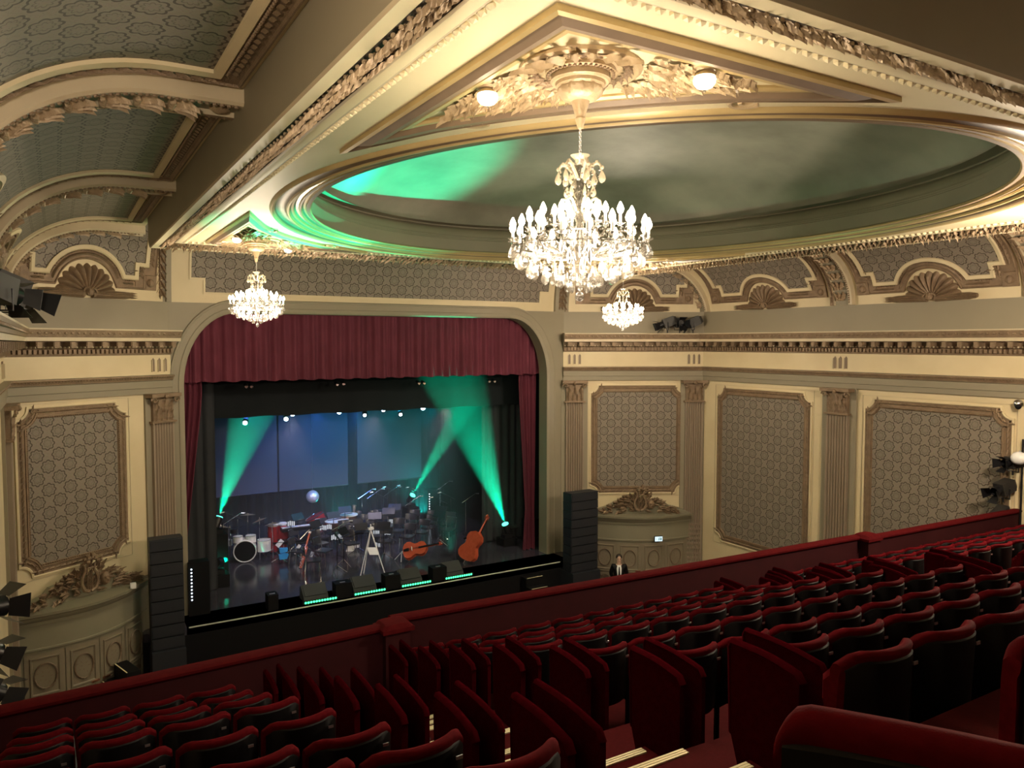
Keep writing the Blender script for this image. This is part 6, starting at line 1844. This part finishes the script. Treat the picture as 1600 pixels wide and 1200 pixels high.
# fixtures hung on the left wall by the balcony rail end
def wall_light(px, py, Y, d, s, label, doors=True):
    q = at(px, py, Y=Y)
    t = empty('theatre_spotlight', q); tag(t, label, 'spotlight', 'spotlights hung on the side walls')
    fresnel(t, (0, 0, 0), d, s, doors)
    return q
wall_light(-38, 955, 9.9, (0.8, 0.6, -0.1), 1.05, 'dark spotlight at the left edge, upper of three')
wall_light(-42, 1015, 9.9, (0.8, 0.5, -0.5), 1.0, 'dark spotlight at the left edge, middle of three')
wall_light(-36, 1075, 9.9, (0.7, 0.5, -0.6), 1.0, 'dark spotlight at the left edge, lowest of three, above the rail')
t = empty('lighting_pipe', (XL + 0.12, 9.9, E - 5)); tag(t, 'vertical pipe on the left wall carrying three spotlights', 'pipe')
mb = MB(); mb.tube((0, 0, 0), (0, 0, 2.0), 0.025); mb.build('pipe', 'blackm', t)
# right edge
wall_light(1583, 722, 8.72, (-0.9, 0.3, -0.1), 0.85, 'dark spotlight at the right edge, upper of three, under a white dome')
wall_light(1568, 762, 8.85, (-0.9, 0.25, -0.35), 0.95, 'dark spotlight at the right edge, middle of three')
wall_light(1562, 806, 8.9, (-0.9, 0.1, -0.55), 0.95, 'dark spotlight at the right edge, lowest of three, above the red rail')
t = empty('lighting_pipe', at(1594, 820, X=18.2)); tag(t, 'vertical pipe at the right edge carrying three spotlights', 'pipe')
mb = MB(); mb.tube((0, 0, -0.6), (0, 0, 1.9), 0.022); mb.build('pipe', 'blackm', t)
q = at(1592, 716, X=17.9)
t = empty('dome_camera', q); tag(t, 'white dome camera housing at the right edge above the spotlights', 'camera'); mb = MB(); mb.ball((0, 0, 0), 0.16, 14, 10, 0, (1, 1, 0.9)); mb.build('dome_shell', 'white', t); mb = MB(); mb.tube((0, 0, 0.1), (0.25, 0.1, 0.12), 0.02); mb.build('bracket', 'white', t)
q = at(1591, 631, X=18.15)
t = empty('security_camera', q); tag(t, 'shiny dark security camera on the cream wall at the upper right edge', 'camera')
mb = MB(); mb.ball((0, 0, 0), 0.10, 14, 10); mb.build('camera_ball', 'chrome', t); mb = MB(); mb.ball((-0.06, -0.03, -0.06), 0.06, 10, 8); mb.tube((0, 0, 0), (0.3, 0.1, 0.1), 0.03); mb.build('bracket', 'blackp', t)

# stairs up to the stage
def steps(name, c, d, w, n, label, z1=STZ):
    d = np.array(d, float); d /= np.linalg.norm(d); s = np.array([-d[1], d[0], 0])
    t = empty(name, c); tag(t, label, 'steps', 'dark steps up to the stage')
    for k in range(n):
        z = z1 - (k + 1) * z1 / (n + 1); o = d * (0.14 + 0.28 * k)
        mb = MB(); V = []
        for zz in (-c[2], z - c[2]):
            for (a, b) in ((-0.14, -w / 2), (0.14, -w / 2), (0.14, w / 2), (-0.14, w / 2)): V.append(tuple(o + d * a + s * b + UP * zz))
        mb.add(V, [(3, 2, 1, 0), (4, 5, 6, 7), (0, 1, 5, 4), (1, 2, 6, 5), (2, 3, 7, 6), (3, 0, 4, 7)]); mb.build('step', 'blackp', t, smooth=False)
        mb = MB(); V = []
        for zz in (z, z + 0.006):
            for (a, b) in ((0.115, -w / 2 + .03), (0.14, -w / 2 + .03), (0.14, w / 2 - .03), (0.115, w / 2 - .03)): V.append(tuple(o + d * a + s * b + UP * (zz - c[2])))
        mb.add(V, [(3, 2, 1, 0), (4, 5, 6, 7), (0, 1, 5, 4), (1, 2, 6, 5), (2, 3, 7, 6), (3, 0, 4, 7)]); mb.build('nosing_strip', 'nosing', t, smooth=False)
pr = at(827, 905, Y=LIPY)
steps('stage_steps', (pr[0], LIPY - 0.05, 0), (0, -1, 0), 0.62, 5, 'dark steps with pale edges in front of the right end of the stage')
pl = at(216, 1020, h=-6.95)
steps('stage_steps', (pl[0] - 0.1, pl[1], 0), (-0.96, -0.28, 0), 0.75, 4, 'dark steps with pale edges at the left end of the stage')
# cable tray boxes near the left steps
q = at(208, 915, Y=19.3)
o = MB().box((0, 0, 0), (0.12, 0.1, 0.12)).build('wall_box', 'white', loc=(q[0], q[1], q[2]), smooth=False); tag(o, 'small white box on the cream wall left of the left speaker stack', 'box')

# usher
ux = at(967, 905, Y=18.55)
t = empty('person', (ux[0], ux[1], 0)); t.rotation_euler.z = R(-35)
tag(t, 'person in dark suit, white shirt and black tie standing by the porch doors', 'person', kind=None)
def skin(name, verts, edges, rad, m_, root=0, sub=2, parent=t):
    me = bpy.data.meshes.new(name); me.from_pydata(verts, edges, [])
    o = bpy.data.objects.new(name, me); C.objects.link(o)
    me.materials.append(M[m_])
    sk = o.modifiers.new('skin', 'SKIN')
    sv = me.skin_vertices[0].data if me.skin_vertices else None
    if sv is None:
        bpy.context.view_layer.objects.active = o; sv = me.skin_vertices[0].data
    for i, r_ in enumerate(rad):
        sv[i].radius = r_ if isinstance(r_, tuple) else (r_, r_)
        sv[i].use_root = (i == root)
    sk.use_smooth_shade = True
    ss = o.modifiers.new('sub', 'SUBSURF'); ss.levels = sub; ss.render_levels = sub
    o.parent = parent
    return o
V = [(0, 0, 0.95), (0, 0, 1.10), (0, -0.01, 1.28), (0, 0, 1.40), (0, 0, 1.50), (0, -0.01, 1.57), (0, -0.01, 1.68), (0, 0, 1.78),
     (0.10, 0, 0.90), (0.12, 0, 0.50), (0.12, 0.01, 0.10), (0.13, -0.12, 0.04), (-0.10, 0, 0.90), (-0.12, 0, 0.50), (-0.12, 0.01, 0.10), (-0.13, -0.12, 0.04),
     (0.18, 0, 1.42), (0.25, 0.03, 1.17), (0.16, 0.14, 0.98), (0.08, 0.17, 0.94), (-0.18, 0, 1.42), (-0.25, 0.03, 1.17), (-0.16, 0.14, 0.98), (-0.08, 0.17, 0.94)]
Ed = [(0, 1), (1, 2), (2, 3), (3, 4), (4, 5), (5, 6), (6, 7), (0, 8), (8, 9), (9, 10), (10, 11), (0, 12), (12, 13), (13, 14), (14, 15), (3, 16), (16, 17), (17, 18), (18, 19), (3, 20), (20, 21), (21, 22), (22, 23)]
rd = [(0.14, 0.10), (0.14, 0.10), (0.15, 0.10), (0.11, 0.08), 0.055, (0.075, 0.085), (0.082, 0.10), (0.05, 0.06), (0.085, 0.09), 0.058, 0.042, 0.04, (0.085, 0.09), 0.058, 0.042, 0.04, 0.058, 0.045, 0.033, 0.028, 0.058, 0.045, 0.033, 0.028]
skin('body', V, Ed, rd, 'skin')
# suit over the body (jacket, trousers), shirt and tie
Vs = [(0, 0, 0.93), (0, 0, 1.10), (0, -0.01, 1.28), (0, 0.01, 1.42), (0.18, 0.005, 1.42), (0.255, 0.03, 1.17), (0.17, 0.14, 1.00), (-0.18, 0.005, 1.42), (-0.255, 0.03, 1.17), (-0.17, 0.14, 1.00)]
skin('jacket', Vs, [(0, 1), (1, 2), (2, 3), (3, 4), (4, 5), (5, 6), (3, 7), (7, 8), (8, 9)], [(0.175, 0.13), (0.17, 0.13), (0.20, 0.14), (0.17, 0.12), 0.085, 0.065, 0.05, 0.085, 0.065, 0.05], 'suit' if 'suit' in M else 'blackp')
skin('trousers', [(0, 0, 0.98), (0.10, 0, 0.88), (0.12, 0, 0.50), (0.12, 0.01, 0.09), (-0.10, 0, 0.88), (-0.12, 0, 0.50), (-0.12, 0.01, 0.09)], [(0, 1), (1, 2), (2, 3), (0, 4), (4, 5), (5, 6)], [(0.16, 0.12), 0.10, 0.075, 0.06, 0.10, 0.075, 0.06], 'blackp')
mb = MB(); V = []
for i in range(7):
    q = -1 + 2 * i / 6
    for (z, w, y) in ((1.47, 0.055, -0.085), (1.38, 0.075, -0.145), (1.25, 0.07, -0.168), (1.10, 0.055, -0.165), (0.98, 0.045, -0.155)): V.append((q * w, y + 0.02 * q * q, z))
mb.grid(V, 7, 5); mb.build('shirt_front', 'white', t)
mb = MB(); mb.prism([(-0.012, 1.44), (0.012, 1.44), (0.016, 1.40), (0.034, 1.06), (0.0, 1.00), (-0.034, 1.06), (-0.016, 1.40)], -0.182, -0.172, lambda u, v, w: (u, w, v)); mb.build('tie', 'blackp', t, smooth=False)
mb = MB(); mb.ball((0, 0.02, 1.70), 0.108, 14, 10, 0, (0.88, 1.0, 0.92)); mb.v = [(x, y, z + (0.03 if y < -0.04 and z < 1.72 else 0)) if True else 0 for x, y, z in mb.v]; mb.v = [(x, max(y, -0.055 + (z - 1.70) * -0.3) , z) for x, y, z in mb.v]; mb.build('hair', 'hair', t)
mb = MB()
for sx in (-1, 1): mb.ball((sx * 0.032, -0.098, 1.665), 0.011, 6, 5)
mb.build('eyes', 'blackp', t)
mb = MB(); mb.path([(0, -0.10, 1.665), (0, -0.125, 1.63), (0, -0.105, 1.62)], [0.008, 0.014, 0.008], 6); mb.ball((-0.085, 0.0, 1.645), 0.022, 6, 5, 0, (.4, .8, 1.3)); mb.ball((0.085, 0.0, 1.645), 0.022, 6, 5, 0, (.4, .8, 1.3)); mb.build('nose_and_ears', 'skin', t)
mb = MB(); mb.path([(-0.025, -0.098, 1.592), (0, -0.104, 1.590), (0.025, -0.098, 1.592)], 0.006, 5); mb.build('mouth', 'copper', t)
for sx in (-1, 1):
    mb = MB(); mb.ball((sx * 0.06, 0.19, 0.93), 0.035, 8, 6, 0, (1, .6, 1.2))
    for k in range(4): mb.path([(sx * (0.075 - 0.015 * k), 0.20, 0.90), (sx * (0.07 - 0.017 * k), 0.215, 0.86), (sx * (0.06 - 0.017 * k), 0.21, 0.83 + 0.006 * abs(k - 1.5))], [0.010, 0.009, 0.007], 5)
    mb.path([(sx * 0.085, 0.185, 0.93), (sx * 0.10, 0.20, 0.89)], [0.011, 0.008], 5); mb.build('hand', 'skin', t)
